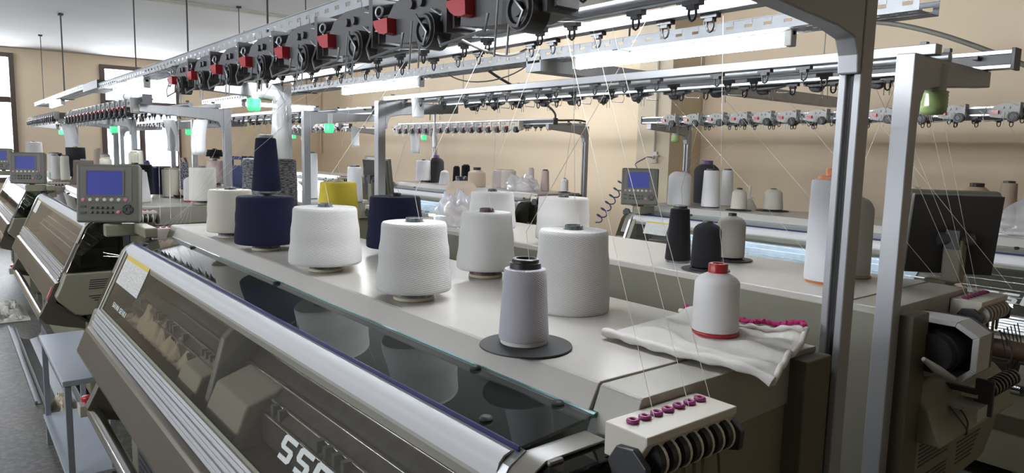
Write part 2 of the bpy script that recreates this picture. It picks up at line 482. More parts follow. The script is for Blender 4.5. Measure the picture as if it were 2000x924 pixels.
# conduit down the room corner
struct('trim_conduit', MB().cyl((XW+.06, YN-.05, 1.5), (XW+.06, YN-.05, HC), .018, 10).cyl((XW+.06, YN-.05, 1.95), (XW+.06, YN-.25, 1.95), .012, 8), M['pillar'])
struct('trim_pier_conduit', MB().cyl((-4.80, 5.76, 1.66), (-4.80, 5.76, HC), .014, 10), M['offwhite'])
struct('trim_ceiling_conduit', MB().tube([(-8.4, -1.5, HC-.02), (-8.2, 2.4, HC-.02), (-8.1, YN, HC-.02)], .014, 8), M['offwhite'])

# ------------------------------------------------------------------ knitting machines
# local frame: x along the machine (0 = its left post), y' = 0 on the post line, front towards -y'
HOOD_L, HOOD_R = .150, .135
WIN_A, WIN_B = (-.785, 1.135), (-.905, .872)
def win_pt(v, off=0.):
    dy, dz = WIN_B[0]-WIN_A[0], WIN_B[1]-WIN_A[1]; l = math.hypot(dy, dz)
    dy, dz = dy/l, dz/l
    return (WIN_A[0]+dy*v+dz*off, WIN_A[1]+dz*v-dy*off)     # off: outwards (dz<0 gives -y')
def win_plate(mb, x0, x1, v0, v1, o0, o1, mi=0, uv=False):
    q = [win_pt(v1, o1), win_pt(v0, o1), win_pt(v0, o0), win_pt(v1, o0)]
    vs = [(x, *p) for x in (x0, x1) for p in q]
    fs = [(0, 4, 5, 1), (3, 2, 6, 7), (0, 3, 7, 4), (1, 5, 6, 2), (0, 1, 2, 3), (4, 7, 6, 5)]
    uvs = [((0, 0), (1, 0), (1, 1), (0, 1))]+[((.5, .02),)*4]*5 if uv else None
    mb._add(vs, fs, False, mi, uvs)
    return mb

# squared sloped capitals drawn as outlines in a unit box (width 1, height 1)
GLY = {
 'S': [[(0.16, 0), (.86, 0), (1, .12), (1, .46), (.86, .58), (.30, .58), (.30, .80), (.98, .80), (.98, 1), (.14, 1), (0, .88), (0, .52), (.14, .40), (.70, .40), (.70, .20), (.16, .20)]],
 'G': [[(1, .80), (1, 1), (.14, 1), (0, .88), (0, .12), (.14, 0), (.86, 0), (1, .12), (1, .55), (.52, .55), (.52, .37), (.70, .37), (.70, .20), (.30, .20), (.30, .80)]],
 'H': [[(0, 0), (.3, 0), (.3, .4), (.7, .4), (.7, 0), (1, 0), (1, 1), (.7, 1), (.7, .6), (.3, .6), (.3, 1), (0, 1)]],
 'I': [[(.3, 0), (.7, 0), (.7, 1), (.3, 1)]],
 'M': [[(0, 0), (.25, 0), (.25, .55), (.5, .2), (.75, .55), (.75, 0), (1, 0), (1, 1), (.75, 1), (.5, .62), (.25, 1), (0, 1)]],
 'A': [[(0, 0), (.28, 0), (.36, .2), (.64, .2), (.72, 0), (1, 0), (.66, 1), (.34, 1)]],
 'E': [[(0, 0), (1, 0), (1, .2), (.3, .2), (.3, .4), (.9, .4), (.9, .6), (.3, .6), (.3, .8), (1, .8), (1, 1), (0, 1)]],
 'K': [[(0, 0), (.3, 0), (.3, .36), (.68, 0), (1, 0), (.52, .52), (1, 1), (.66, 1), (.3, .66), (.3, 1), (0, 1)]],
}
def letters(text, x, v_top, h, w, gap, slant, name, m, parent):
    mb = MB()
    for ch in text:
        if ch == ' ': x += w*.6; continue
        for poly in GLY[ch]:
            for (o, flip) in ((.0052, False),):
                pts = [(x+px*w+slant*h*py, v_top+h*(1-py)) for px, py in poly]
                vs = [(px, *win_pt(pv, .0042)) for px, pv in pts]+[(px, *win_pt(pv, .0028)) for px, pv in pts]
                n = len(pts)
                mb._add(vs, [tuple(range(n))]+[(i, n+i, n+(i+1) % n, (i+1) % n) for i in range(n)])
        x += w+gap
    return mb.build(name, m, parent)

def feeder_meshes(s, lens_s, xw=1.):
    hump = MB()
    p = [(-.062, -.024), (-.060, .006), (-.046, .024), (-.018, .034), (.022, .034), (.046, .022), (.058, .002), (.060, -.024), (.03, -.034), (-.03, -.030)]
    hump.prism([(a*s*xw, b*s) for a, b in p], -.016*s, .016*s, 'y')
    hump.box(.048*s*xw, .056*s*xw, -.024*s, .02*s, -.03*s, .038*s)
    for k in (-.012, .012): hump.cyl((k*s, -.022*s, .016*s), (k*s, -.014*s, .016*s), .006*s, 10)
    hump.box(-.074*s*xw, -.058*s*xw, -.012*s, .012*s, -.012*s, .014*s)
    a = MB()
    pr = [(-.070, .004), (-.032, .004), (-.031, -.016), (-.040, -.017), (-.052, -.015), (-.062, -.009), (-.068, -.002)]
    a.prism([(x*s*(1.05 if s > 1.5 else .8)-.062*s*(xw-1), z*s*(1 if s > 1.5 else .75)) for x, z in pr], -.030*s, -.014*s, 'y')
    d = MB(); q0 = len(d.v)
    d.cyl((.034*s, -.036*s, -.026*s), (.034*s, -.012*s, -.026*s), .0225*s, 20)
    d.torus((.034*s, -.036*s, -.026*s), .017*s, .0035*s, 'y', 18, 6)
    d.cyl((.034*s, -.040*s, -.026*s), (.034*s, -.034*s, -.026*s), .008*s, 10)
    d.v = [(vx+.030*s*(xw-1)*1.2, vy, vz) for vx, vy, vz in d.v]
    w = MB()
    r = .0014*s
    w.tube([(-.068*s, -.01*s, .0), (-.082*s, -.02*s, .018*s), (-.098*s, -.022*s, .022*s)], r, 5)
    w.tube([(-.068*s, -.012*s, -.006*s), (-.085*s, -.024*s, -.008*s), (-.104*s, -.02*s, .004*s)], r, 5)
    w.tube([(-.080*s, -.016*s, .012*s), (-.084*s, -.03*s, -.03*s), (-.076*s, -.03*s, -.048*s)], r, 5)
    for k in (-.004, .012): w.tube([(k*s, -.022*s, -.006*s), (k*s, -.026*s, -.068*s)], r*.9, 5)
    w.tube([(-.078*s, -.03*s, -.046*s), (-.01*s, -.034*s, -.040*s), (-.006*s, -.034*s, -.022*s)], r*1.3, 5)
    w.tube([(.012*s, -.03*s, -.002*s), (.03*s, -.042*s, -.012*s), (.044*s, -.042*s, -.03*s), (.036*s, -.04*s, -.044*s)], r, 5)
    w.torus((-.07*s, -.02*s, .018*s), .007*s, .0016*s, 'y', 10, 5)
    w.torus((-.088*s, -.02*s, -.012*s), .007*s, .0016*s, 'y', 10, 5)
    if xw > 1: w.v = [(vx*xw, vy, vz) for vx, vy, vz in w.v]
    return hump, a, d, w
FEED = {}
def feeder(parent, x, y, z, s, body):
    key = (s, body)
    if key not in FEED:
        h, a, d, w = feeder_meshes(s, 1., 1.4 if s > 1.28 else 1.)
        FEED[key] = (h.mesh('feeder_housing', M[body]), a.mesh('lamp_lens', M['redlens']), d.mesh('feeder_drum', M['dark']), w.mesh('wire_guide', M['steel']))
    H = FEED[key]
    u = link('yarn_feeder', H[0], parent, (x, y, z))
    link('lamp_lens', H[1], u); link('feed_drum', H[2], u); link('wire_guide', H[3], u)
    return u
_eye = {}
def eyelet(parent, x, y, z):
    if 'e' not in _eye:
        _eye['e'] = MB().box(-.021, .021, -.009, .009, -.010, 0).box(-.010, .010, -.008, .008, -.018, -.008).mesh('eyelet_bracket', M['dark2'])
        pts = [(-.008, 0, -.014), (-.009, 0, -.028), (-.006, 0, -.037), (0, 0, -.040), (.006, 0, -.037), (.009, 0, -.028), (.008, 0, -.014)]
        _eye['r'] = MB().tube(pts, .0027, 7).mesh('eyelet_ring', M['dark'])
    b = link('yarn_eyelet', _eye['e'], parent, (x, y, z))
    link('eyelet_ring', _eye['r'], b)
    return b

_pn = {}
def control_panel(parent, loc, rz, tilt, S=1.):
    """housing faces local -y"""
    W, H, D = .272, .275, .062
    if not _pn:
        h = MB().box(-W/2, W/2, 0, D*.55, -H/2, H/2).box(-W/2+.004, W/2-.004, D*.55, D, -H/2+.006, H/2-.006)
        _pn['h'] = h
        f = MB()
        f.box(-W/2+.020, W/2-.032, -.003, .002, -.042, H/2-.014)
        _pn['f'] = f.mesh('face_plate', M['panel_in'])
        bz = MB()
        x0, x1, z0, z1 = -.088, .066, -.008, .104
        for a in ((x0-.006, x1+.006, z1, z1+.005), (x0-.006, x1+.006, z0-.006, z0), (x0-.006, x0, z0, z1), (x1, x1+.006, z0, z1)):
            bz.box(a[0], a[1], -.008, -.002, a[2], a[3])
        _pn['bz'] = bz.mesh('screen_bezel', M['panel'])
        _pn['s'] = MB().box(x0, x1, -.005, -.002, z0, z1).mesh('screen', M['screen'])
        rb = MB().lathe([(0, .006), (.0075, .005), (.0085, 0)], 14)
        _pn['kw'] = rb.mesh('button', M['keyw']); _pn['kp'] = rb.mesh('button', M['keyp'])
        _pn['kd'] = MB().lathe([(0, .006), (.006, .005), (.007, 0)], 14).mesh('button', M['key'])
        _pn['kb'] = MB().box(-.011, .011, -.005, .005, 0, .004).mesh('button', M['key'])
        pad = MB()
        for a in range(4):
            T = Matrix.Rotation(a*PI/2, 4, 'Z')
            pad.prism([tuple((T @ Vector(p))[:2]) for p in ((-.008, .007, 0), (.008, .007, 0), (.011, .016, 0), (.006, .021, 0), (-.006, .021, 0), (-.011, .016, 0))], 0, .005, 'z')
        pad.torus((0, 0, .001), .0235, .0018, 'z', 24, 6)
        _pn['pad'] = pad.mesh('arrow_pad', M['key'])
        bk = MB()
        for sx in (-1, 1):
            for k in (-.09, 0, .09): bk.cyl((sx*.112, D-.001, k), (sx*.112, D+.004, k), .006, 10)
        _pn['bk'] = bk.mesh('back_screws', M['dark'])
        _pn['hm'] = h.mesh('panel_housing', M['panel'])
        b2 = MB().box(-W/2+.006, W/2-.006, D, D+.003, -H/2+.008, H/2-.008)
        _pn['bp'] = b2.mesh('back_plate', M['pback'])
    p = link('control_panel', _pn['hm'], parent, loc, (tilt, 0, rz))
    b = p.modifiers.new('bevel', 'BEVEL'); b.width = .010; b.segments = 3; b.limit_method = 'ANGLE'
    link('face_plate', _pn['f'], p); link('screen_bezel', _pn['bz'], p); link('screen', _pn['s'], p)
    link('back_plate', _pn['bp'], p); link('back_screws', _pn['bk'], p)
    R = (PI/2, 0, 0)
    for i in range(7): link('button', _pn['kp' if i in (0, 6) else 'kw'], p, (-.104+i*.0305, -.003, -.030), R)
    for r in range(2):
        for i in range(5): link('button', _pn['kd'], p, (-.068+i*.022, -.0, -.068-r*.022), R)
    for r in range(2): link('button', _pn['kb'], p, (-.105, 0, -.062-r*.030), R)
    link('button', _pn['kp'], p, (.046, 0, -.088), R)
    link('arrow_pad', _pn['pad'], p, (.088, 0, -.076), R)
    return p

def side_tensioner(parent, x, y0, y1, z, sx):
    """yarn guide box on a machine end; sx = +1 on the right end"""
    def X(a): return x+sx*a
    w = .082
    b = MB()
    pr = [(X(0), z), (X(w), z), (X(w), z-.012), (X(.058), z-.052), (X(0), z-.052)]
    b.prism(pr if sx < 0 else pr[::-1], y0, y1, 'y')
    box = b.build('side_tensioner', M['offwhite'], parent, .002)
    n = 7
    e = MB()
    e.torus((0, 0, .003), .0068, .0036, 'z', 16, 8)
    em = e.mesh('ceramic_eyelet', M['magenta'])
    dk = MB().cyl((0, -.0105, 0), (0, .0025, 0), .026, 22).mesh('tension_disc', M['dark'])
    rim = MB().torus((0, .0035, 0), .0245, .0032, 'y', 22, 8).cyl((0, .0025, 0), (0, .0045, 0), .024, 22).mesh('disc_rim', M['offwhite'])
    cl = MB().prism([(-.006, 0), (.006, 0), (.004, -.020), (.0015, -.046), (-.0015, -.046), (-.004, -.020)], -.003, .003, 'x').mesh('clip', M['brass'])
    for i in range(n):
        yy = y0+.028+(y1-y0-.056)*i/(n-1)
        link('ceramic_eyelet', em, box, (X(.030), yy, z))
        d = link('tension_disc', dk, box, (X(w-.012), yy, z-.042))
        link('disc_rim', rim, box, (X(w-.012), yy, z-.042))
        link('clip', cl, box, (X(w-.012+random.uniform(-.006, .006)), yy, z-.062), (random.uniform(-.15, .15), 0, random.uniform(-.5, .5)))
    for yy in (y0-.012, y1):
        c = MB()
        pr = [(X(.030), z-.075), (X(.018), z-.050), (X(.034), z-.024), (X(.066), z-.020), (X(w+.010), z-.040), (X(w+.008), z-.072), (X(.064), z-.080)]
        c.prism(pr if sx < 0 else pr[::-1], yy, yy+.012, 'y')
        c.build('tensioner_end_cap', M['dark2'], box, .002)
    return box

def machine(label, loc, rz, L, za, feed=(), fs=1., fbody='unit', panel=None, decal_x=None, notice=None, seiki=None, tens=(True, True), group=None,
            lit=True, carriages=(), end_gear=False, emblem=False, sheet=M['glass_front'], eyes=True, arm_l=.50, stop=True, lamp=None):
    root = empty('knitting_machine', loc, rz)
    tag(root, label, 'knitting machine', 'flat knitting machines in rows')
    hl, hr = HOOD_L, L-HOOD_R
    # body
    b = MB()
    b.box(.05, L-.05, -.57, -.035, .10, 1.175)
    b.box(.14, L-.14, -.80, -.57, .10, .62)
    b.prism([(-.905, .80), (-.905, .835), (-.57, .86), (-.57, .60), (-.86, .60)], .16, L-.16)
    for xx in (.2, L-.32):
        b.box(xx, xx+.12, -.74, -.1, 0, .10)
    b.build('body', M['olive'], root, .004)
    p = MB().box(.30, .62, -.806, -.80, .14, .36)
    for k in range(5): p.box(.34, .58, -.810, -.806, .17+k*.03, .18+k*.03)
    p.build('service_hatch', M['dark2'], root)
    MB().box(.02, L-.02, -.036, -.028, .12, 1.22).build('back_panel', M['backpaint'], root, .002)
    # covers on top
    prof = [(-.03, 1.18), (-.03, 1.237), (-.033, 1.24), (-.567, 1.24), (-.572, 1.237), (-.596, 1.192), (-.596, 1.176)]
    MB().prism(prof, hl-.005, hr-.004).build('top_cover', M['cover'], root, .0015)
    prof = [(-.03, 1.14), (-.03, 1.237), (-.033, 1.238), (-.567, 1.238), (-.572, 1.235), (-.606, 1.150), (-.606, 1.12)]
    MB().prism(prof, hr, L-.045).build('end_cover', M['crinkle'], root, .0015)
    MB().prism(prof, .03, hl-.009).build('end_cover', M['crinkle'], root, .0015)
    for x0 in (-.030, L-.052):
        MB().box(x0, x0+.042, -.13, -.032, 0, 1.228).build('rear_column', M['olive_dark'], root, .003)
    # tinted glass lid
    g = MB()
    g.prism([(-.755, 1.172), (-.755, 1.178), (-.592, 1.194), (-.592, 1.188)], hl, hr+.012)
    gl = g.build('glass_lid', M['glass_top'], root)
    MB().prism([(-.757, 1.1705), (-.757, 1.1795), (-.7545, 1.1795), (-.7545, 1.1705)], hl, hr+.012).build('lid_edge', M['glass_blue'], gl)
    MB().prism([(-.598, 1.1935), (-.592, 1.196), (-.588, 1.196), (-.588, 1.186), (-.592, 1.186)], hl, hr+.012).build('lid_edge', M['glass_edge'], gl)
    kb = MB().lathe([(.011, 0), (.012, .003), (.009, .007), (0, .008)], 16).mesh('lid_stud', M['rubber'])
    for (xx, yy) in ((hr-.10, -.735), (hr-.06, -.612), (hr-.30, -.612), (L*.5, -.612), (hl+.4, -.612), (hl+.12, -.735)):
        link('lid_stud', kb, gl, (xx, yy, 1.178+(yy+.755)*.098))
    # rounded nose strip
    nose = [(-.750, 1.168), (-.764, 1.170), (-.776, 1.166), (-.785, 1.157), (-.789, 1.145), (-.791, 1.128), (-.793, 1.105)]
    MB().sheet([(a, b_) for a, b_ in nose[::-1]], hl, hr, .004).build('nose_strip', M['alu_white'], root)
    # front window
    w = MB(); win_plate(w, hl+.03, hr-.004, .0, .287, 0, .0025)
    fwn = w.build('front_window', sheet, root)
    f = MB(); win_plate(f, hl, hl+.034, -.002, .289, -.002, .005); win_plate(f, hl+.034, hr, .262, .289, .0026, .006)
    f.build('window_frame', M['olive'], fwn)
    st = MB()
    for k in range(6): win_plate(st, hl-.012, hr, .272+k*.0135, .272+k*.0135+.0105, -.004, .013-(.004 if k % 2 else 0))
    win_plate(st, hl-.012, hr, .272, .353, -.006, .006)
    st.build('grooved_strip', M['alu'], root, .001)
    if notice:
        nb = MB(); win_plate(nb, notice[0], notice[1], notice[2], notice[3], .003, .0042, uv=True)
        nb.build('warning_notice', M['notice'], fwn)
    if seiki: letters('SHIMA SEIKI', seiki, .205, .020, .020, .0055, .1, 'lettering', M['decal'], fwn)
    if decal_x is not None: letters('SSG', decal_x, .155, .054, .070, .016, .22, 'lettering', M['decal'], fwn)
    # bronze front panel
    br = [(-.908, .812), (-.930, .816), (-.952, .810), (-.960, .800), (-.996, .712), (-.994, .698), (-.975, .682), (-.80, .56), (-.79, .57), (-.955, .70), (-.915, .795)]
    fp = MB().prism(br, hl-.03, L-.10).build('front_panel', M['brown'], root, .002)
    # end units : vented panel below, smoked cover above
    ep = [(-.908, .872), (-.935, .80), (-.962, .742), (-.950, .715), (-.87, .632), (-.84, .622), (-.05, .60), (-.05, .872)]
    ec = [(-.905, .876), (-.790, 1.130), (-.772, 1.150), (-.745, 1.166), (-.61, 1.168), (-.61, .876)]
    for sx in (-1, 1):
        x0, x1 = (hr, L-.025) if sx > 0 else (.025, hl-.012)
        xo = x1 if sx > 0 else x0
        e = MB().prism(ep, x0, x1).build('end_panel', M['olive'], root, .010, seg=3)
        v = MB()
        for (ya, yb, zz) in [(-.79-.002*k, -.60, .828-.0125*k) for k in range(5)]+[(-.80+.014*k, -.60, .735-.0135*k) for k in range(6)]+[(-.52, -.30, .80-.0125*k) for k in range(6)]+[(-.52, -.30, .70-.0125*k) for k in range(5)]:
            a, b2 = (xo-.002, xo+.0012) if sx > 0 else (xo-.0012, xo+.002)
            v.box(a, b2, ya, yb, zz-.0035, zz+.0015)
        v.build('vent_slots', M['dark'], e)
        ecv = MB().prism(ec, x0+.006, x1-.004).build('end_cover_window', M['glass_end'], root, .006, seg=3)
        fr = MB()
        a, b2 = (x0-.002, x0+.018) if sx > 0 else (x1-.018, x1+.002)
        d = [(-.912, .874), (-.797, 1.130), (-.780, 1.156), (-.748, 1.173), (-.742, 1.166), (-.770, 1.146), (-.783, 1.126), (-.898, .874)]
        fr.prism(d, a, b2)
        fr.build('cover_edge', M['alu'], ecv)
        # painted frame band where the smoked cover meets the lid
        a, b2 = (x0+.016, x0+.062) if sx > 0 else (x1-.062, x1-.016)
        MB().sheet([(-.62, 1.170), (-.745, 1.168), (-.774, 1.152), (-.792, 1.131), (-.835, 1.036)], a, b2, .004).build('cover_frame', M['frameband'], ecv, .001)
        MB().box((a+b2)/2-.012, (a+b2)/2+.030, -.745, -.715, 1.150, 1.172).build('cover_latch', M['frameband'], ecv, .004)
        inn = MB().box(min(x0, x1)+.01, max(x0, x1)-.01, -.61, -.575, .876, 1.12)
        inn.build('hood_dark_backing', M['dark2'], root)  # opaque dark sheet, stands in for the shaded hood interior
        if sx > 0:
            MB().tube([(xo-.002, -.72, .96), (xo+.022, -.72, .965), (xo+.022, -.62, .952), (xo-.002, -.62, .948)], .004, 8).tube([(xo+.01, -.72, .985), (xo+.018, -.61, .955)], .003, 8).build('cover_handle', M['chrome'], ecv)
    # inside the hood
    nbd = MB().prism([(-.60, 1.07), (-.665, 1.045), (-.735, .985), (-.80, .93), (-.80, .86), (-.60, .86)], .28, L-.28)
    o = nbd.build('needle_bed', M['bed'], root)
    rb = MB()
    for (yy, zz) in ((-.672, 1.05), (-.70, 1.025), (-.74, .992), (-.772, .962), (-.80, .937)):
        rb.cyl((.28, yy, zz), (L-.28, yy, zz), .0045, 8)
    rb.build('carrier_rails', M['chrome'], root)
    rw = MB()
    for k in range(int((L-.8)/.045)):
        if random.random() < .55:
            xx = .4+k*.045; rw.box(xx, xx+.016, -.792, -.770, .92, .966)
    rw.build('sinker_row', M['steel'], o)
    for (cx, kind) in carriages:
        c = MB()
        if kind == 'block':
            c.prism([(-.885, .84), (-.835, .955), (-.70, 1.0), (-.60, 1.0), (-.60, .84)], cx, cx+.26)
        elif kind == 'low':
            c.prism([(-.885, .84), (-.845, .93), (-.76, .95), (-.76, .84)], cx, cx+.20)
        else:
            c.prism([(-.862, .84), (-.80, 1.06), (-.74, 1.12), (-.66, 1.12), (-.66, .84)], cx, cx+.035)
        c.build('carriage_cover' if kind != 'bracket' else 'carriage_bracket', M['cream' if kind != 'bracket' else 'steel'], root, .008, seg=3)
    if lamp:
        la, lb = lamp
        wl = MB().box(la-.03, lb+.03, -.765, -.735, 1.150, 1.158).build('work_lamp', M['greylite'], root)
        MB().cyl((la, -.75, 1.142), (lb, -.75, 1.142), .007, 10).build('lamp_tube', M['worklamp'], wl)
        MB().prism([(-.845, .84), (-.80, .945), (-.735, 1.0), (-.665, 1.06), (-.66, 1.055), (-.73, .995), (-.795, .935), (-.838, .84)], la+.12, lb).build('knit_fabric', M['bluecloth'], root)
    # start bar
    if stop:
        MB().cyl((.60, -1.005, .578), (L-.25, -1.005, .578), .025, 16).build('start_bar', M['chrome'], root)
        for xx in (.560, L-.27):
            br = MB().prism([(-1.03, .600), (-1.02, .618), (-.985, .69), (-.90, .62), (-.80, .56), (-.80, .50), (-.90, .525), (-1.0, .556)], xx, xx+.055)
            br.build('bar_bracket', M['olive_dark'], root, .003)
        sb = MB().box(.470, .540, -1.045, -.97, .545, .590).box(.540, .575, -1.02, -.98, .555, .585).build('switch_box', M['cream'], root, .004)
        MB().lathe([(.024, .010), (.026, .020), (.022, .028), (0, .032)], 20, c=(.505, -1.01, .590)).cyl((.505, -1.01, .588), (.505, -1.01, .603), .013, 12).build('emergency_button', M['red'], sb)
    # frame
    for xx in (0., L-.045):
        pr = [(xx, -.0225), (xx+.0155, -.0225), (xx+.0155, -.010), (xx+.0295, -.010), (xx+.0295, -.0225), (xx+.045, -.0225), (xx+.045, .0225), (xx, .0225)]
        MB().prism(pr, 0, za, 'z').build('post', M['alu_pale'], root, .0025)
        gv = MB().box(xx+.0156, xx+.0294, -.0102, -.0095, .02, za-.09).build('post_slot', M['dark2'], root)
        al = arm_l
        pr = [(-.0225, za), (-al, za), (-al, za-.045), (-al+.08, za-.05), (-.12, za-.072), (-.055, za-.085), (-.038, za-.115), (-.034, za-.15), (-.0225, za-.15)]
        MB().prism(pr, xx+.002, xx+.043).build('arm', M['alu_pale'], root, .003)
        for yy in (-.08, -.23, -.43): MB().box(xx+.015, xx+.03, yy-.009, yy+.009, za+.028, za+.038).build('rail_bolt', M['dark'], root)
    MB().box(-.02, L+.015, -.078, -.040, za+.001, za+.027).build('rear_rail', M['alu_pale'], root, .002)
    rm = MB().cyl((.01, -.215, za+.0135), (L-.01, -.215, za+.0135), .0135, 16)
    rm.box(.01, L-.01, -.221, -.209, za-.004, za+.001)
    rm.build('middle_rail', M['steel'], root)
    fr = MB()
    y1 = -al+.055; y0 = -al+.010
    fr.box(-.06, L+.05, y0, y1, za+.001, za+.012).box(-.06, L+.05, y0, y1, za+.040, za+.052).box(-.06, L+.05, y0+.006, y1-.006, za+.012, za+.040)
    frm = fr.build('feeder_rail', M['alu'], root, .0015)
    MB().box(-.058, L+.048, y0+.002, y1-.002, za+.0125, za+.0395).build('rail_channel', M['dark2'], frm)
    for xx in (-.068, L+.05): MB().box(xx, xx+.008, y0-.003, y1+.003, za-.003, za+.056).build('rail_cap', M['dark2'], frm)
    for xx in feed: feeder(root, xx, y0-.017*fs, za+.022-(.035 if fs > 1.2 else 0), fs, fbody if not callable(fbody) else fbody(xx))
    if eyes:
        step = .17 if eyes is True else eyes
        for (yy, zz, ph) in ((y0+.012, za+.001, .05), (-.215, za-.004, .0), (-.060, za+.001, .09)):
            k = 0
            while .22+ph+k*step < L-.2:
                eyelet(root, .22+ph+k*step+random.uniform(-.05, .05), yy, zz); k += 1
    # beacon under the left arm
    bc = MB().cyl((.022, -.165, za-.01), (.022, -.165, za-.078), .027, 18).build('beacon_base', M['greylite'], root)
    pr = [(.031, -.078)]
    for k in range(5): pr += [(.034, -.080-k*.009), (.0325, -.086-k*.009)]
    pr += [(.032, -.130), (.024, -.138), (0, -.139)]
    MB().lathe([(r, za+z) for r, z in pr], 22, c=(.022, -.165, 0)).build('beacon_lens', M['green' if lit else 'green_off'], bc)
    # panel arm
    if panel:
        (px, py, pz, prz, tilt) = panel
        ar = MB()
        ar.box(px-.03, hl-.01, -.71, -.655, 1.192, 1.238)
        ar.box(px-.04, px+.03, py-.02 if py < -.70 else -.72, -.655, 1.180, 1.238)
        a = ar.build('panel_arm', M['olive'], root, .006)
        c2 = Vector((px, py, 0))
        n = Vector((math.sin(prz), -math.cos(prz), 0))        # direction the panel faces
        q = c2-n*.085
        MB().prism([(q.x-.028, q.y-.022), (q.x+.028, q.y-.022), (q.x+.028, q.y+.022), (q.x-.028, q.y+.022)], 1.236, pz-.02, 'z').build('panel_post', M['olive'], root, .006)
        MB().cyl(q+Vector((0, 0, pz-.02))-Vector((n.y, -n.x, 0))*.05, q+Vector((0, 0, pz-.02))+Vector((n.y, -n.x, 0))*.05, .022, 14).box(q.x-.02, q.x+.02, q.y-.03, q.y+.03, pz-.05, pz+.01).build('panel_hinge', M['dark2'], root)
        control_panel(root, (px, py, pz), prz, tilt)
        MB().tube([(px-.05, -.685, 1.21), (px-.05, -.73, 1.21)], .014, 14).build('arm_screw', M['chrome'], a)
    if tens[0]: side_tensioner(root, .028, -.655, -.435, 1.222, -1)
    if tens[1]: side_tensioner(root, L-.044, -.655, -.435, 1.222, 1)
    if emblem:
        # red corner badge with pale letters on the front panel's right end
        def fpn(t, off): return (-.960-.036*t-.93*off, .800-.088*t+.38*off)
        q = MB(); x1 = L-.105
        q._add([(x1-.05, *fpn(.12, .003)), (x1, *fpn(.12, .003)), (x1, *fpn(.9, .003)), (x1-.05, *fpn(.9, .003)), (x1-.05, *fpn(.12, -.001)), (x1, *fpn(.12, -.001)), (x1, *fpn(.9, -.001)), (x1-.05, *fpn(.9, -.001))], [(0, 3, 2, 1), (0, 1, 5, 4), (1, 2, 6, 5), (2, 3, 7, 6), (3, 0, 4, 7)])
        bd = q.build('badge', M['red'], fp)
        mb = MB()
        for i, chh in enumerate('SSG'):
            for poly in GLY[chh]:
                vs = [(x1-.038+.026*gx, *fpn(.2+.22*i+.18*(1-gy), .0045)) for gx, gy in poly]
                mb._add(vs, [tuple(range(len(vs)))])
        mb.build('lettering', M['decal'], bd)
    if end_gear:
        # take-down gear hanging on the machine's left end (outside x = 0)
        hs = MB()
        oc = [(.03, 1.208), (-.085, 1.208), (-.138, 1.178), (-.138, 1.085), (-.10, 1.048), (.03, 1.048)]
        ic = [(.03, 1.194), (-.080, 1.194), (-.122, 1.170), (-.122, 1.090), (-.094, 1.062), (.03, 1.062)]
        for k in range(5):
            hs.prism([oc[k], oc[k+1], ic[k+1], ic[k]], -.255, -.165, 'y')
        g0 = hs.build('gear_housing', M['greylite'], root, .002)
        MB().prism(oc, -.270, -.255, 'y').build('housing_back', M['dark2'], g0)
        MB().cyl((-.045, -.150, 1.122), (-.045, -.255, 1.122), .056, 28).cyl((-.045, -.120, 1.122), (-.045, -.150, 1.122), .050, 28).build('motor_drum', M['dark'], g0)
        MB().cyl((-.02, -.50, 1.085), (-.17, -.52, 1.085), .027, 22).build('card_roll', M['cardbrown'], root)
        lw = MB()
        for i in range(8):
            yy = -.34-.027*i
            lw.cyl((-.115, yy, 1.0), (-.115, yy-.010, 1.0), .024, 18)
        sp = lw.build('lower_discs', M['dark'], root)
        lr = MB()
        for i in range(8):
            yy = -.352-.027*i
            lr.torus((-.115, yy, 1.0), .022, .002, 'y', 18, 6)
        lr.box(-.10, -.06, -.56, -.32, .975, .985)
        lr.build('disc_rim', M['offwhite'], sp)
        MB().box(-.135, -.09, -.34, -.325, .93, 1.03).box(-.10, .0, -.335, -.315, .985, 1.0).build('lever', M['dark2'], root, .003)
        sl = MB().prism([(-.09, .875), (.03, .875), (.03, 1.02), (.0, 1.02), (-.05, .97)], -.70, -.12, 'y')
        sl.build('lower_guard', M['olive'], root, .006)
        tr = MB().box(-.125, .01, -.37, -.25, .955, .965).box(-.125, -.118, -.37, -.25, .93, .955)
        tr.build('drip_tray', M['greylite'], root)
        wires = []
        for i in range(6):
            y0_ = -.45-.03*i
            wires.append((bez((-.10, y0_, 1.15), (-.11, y0_-.01, 1.10), (-.13, y0_-.03, 1.03), (-.12+.01*i, y0_-.05, .985)), .0016))
        wires.append((bez((-.12, -.30, 1.10), (-.17, -.36, 1.05), (-.16, -.42, 1.12), (-.10, -.44, 1.15)), .0022))
        wires.append((bez((-.06, -.28, .96), (-.10, -.30, .91), (-.08, -.33, .90), (-.09, -.30, .875)), .0022))
        wires.append((bez((-.06, -.24, .96), (-.11, -.22, .92), (-.10, -.28, .90), (-.09, -.29, .875)), .0022))
        for pts, rr in wires: MB().tube(pts, rr, 5).build('loose_wire', M['wire'], root)
        MB().tube([(-.05, -.06, 1.12), (-.07, -.10, 1.09), (-.09, -.16, 1.06)], .010, 10, rs=[.006, .012, .007]).build('sensor', M['greylite'], root)
    return root
def steps(a, b, s): 
    out = []
    while a < b: out.append(a); a += s
    return out
def at_world(root_x, xs): return [x-root_x for x in xs]

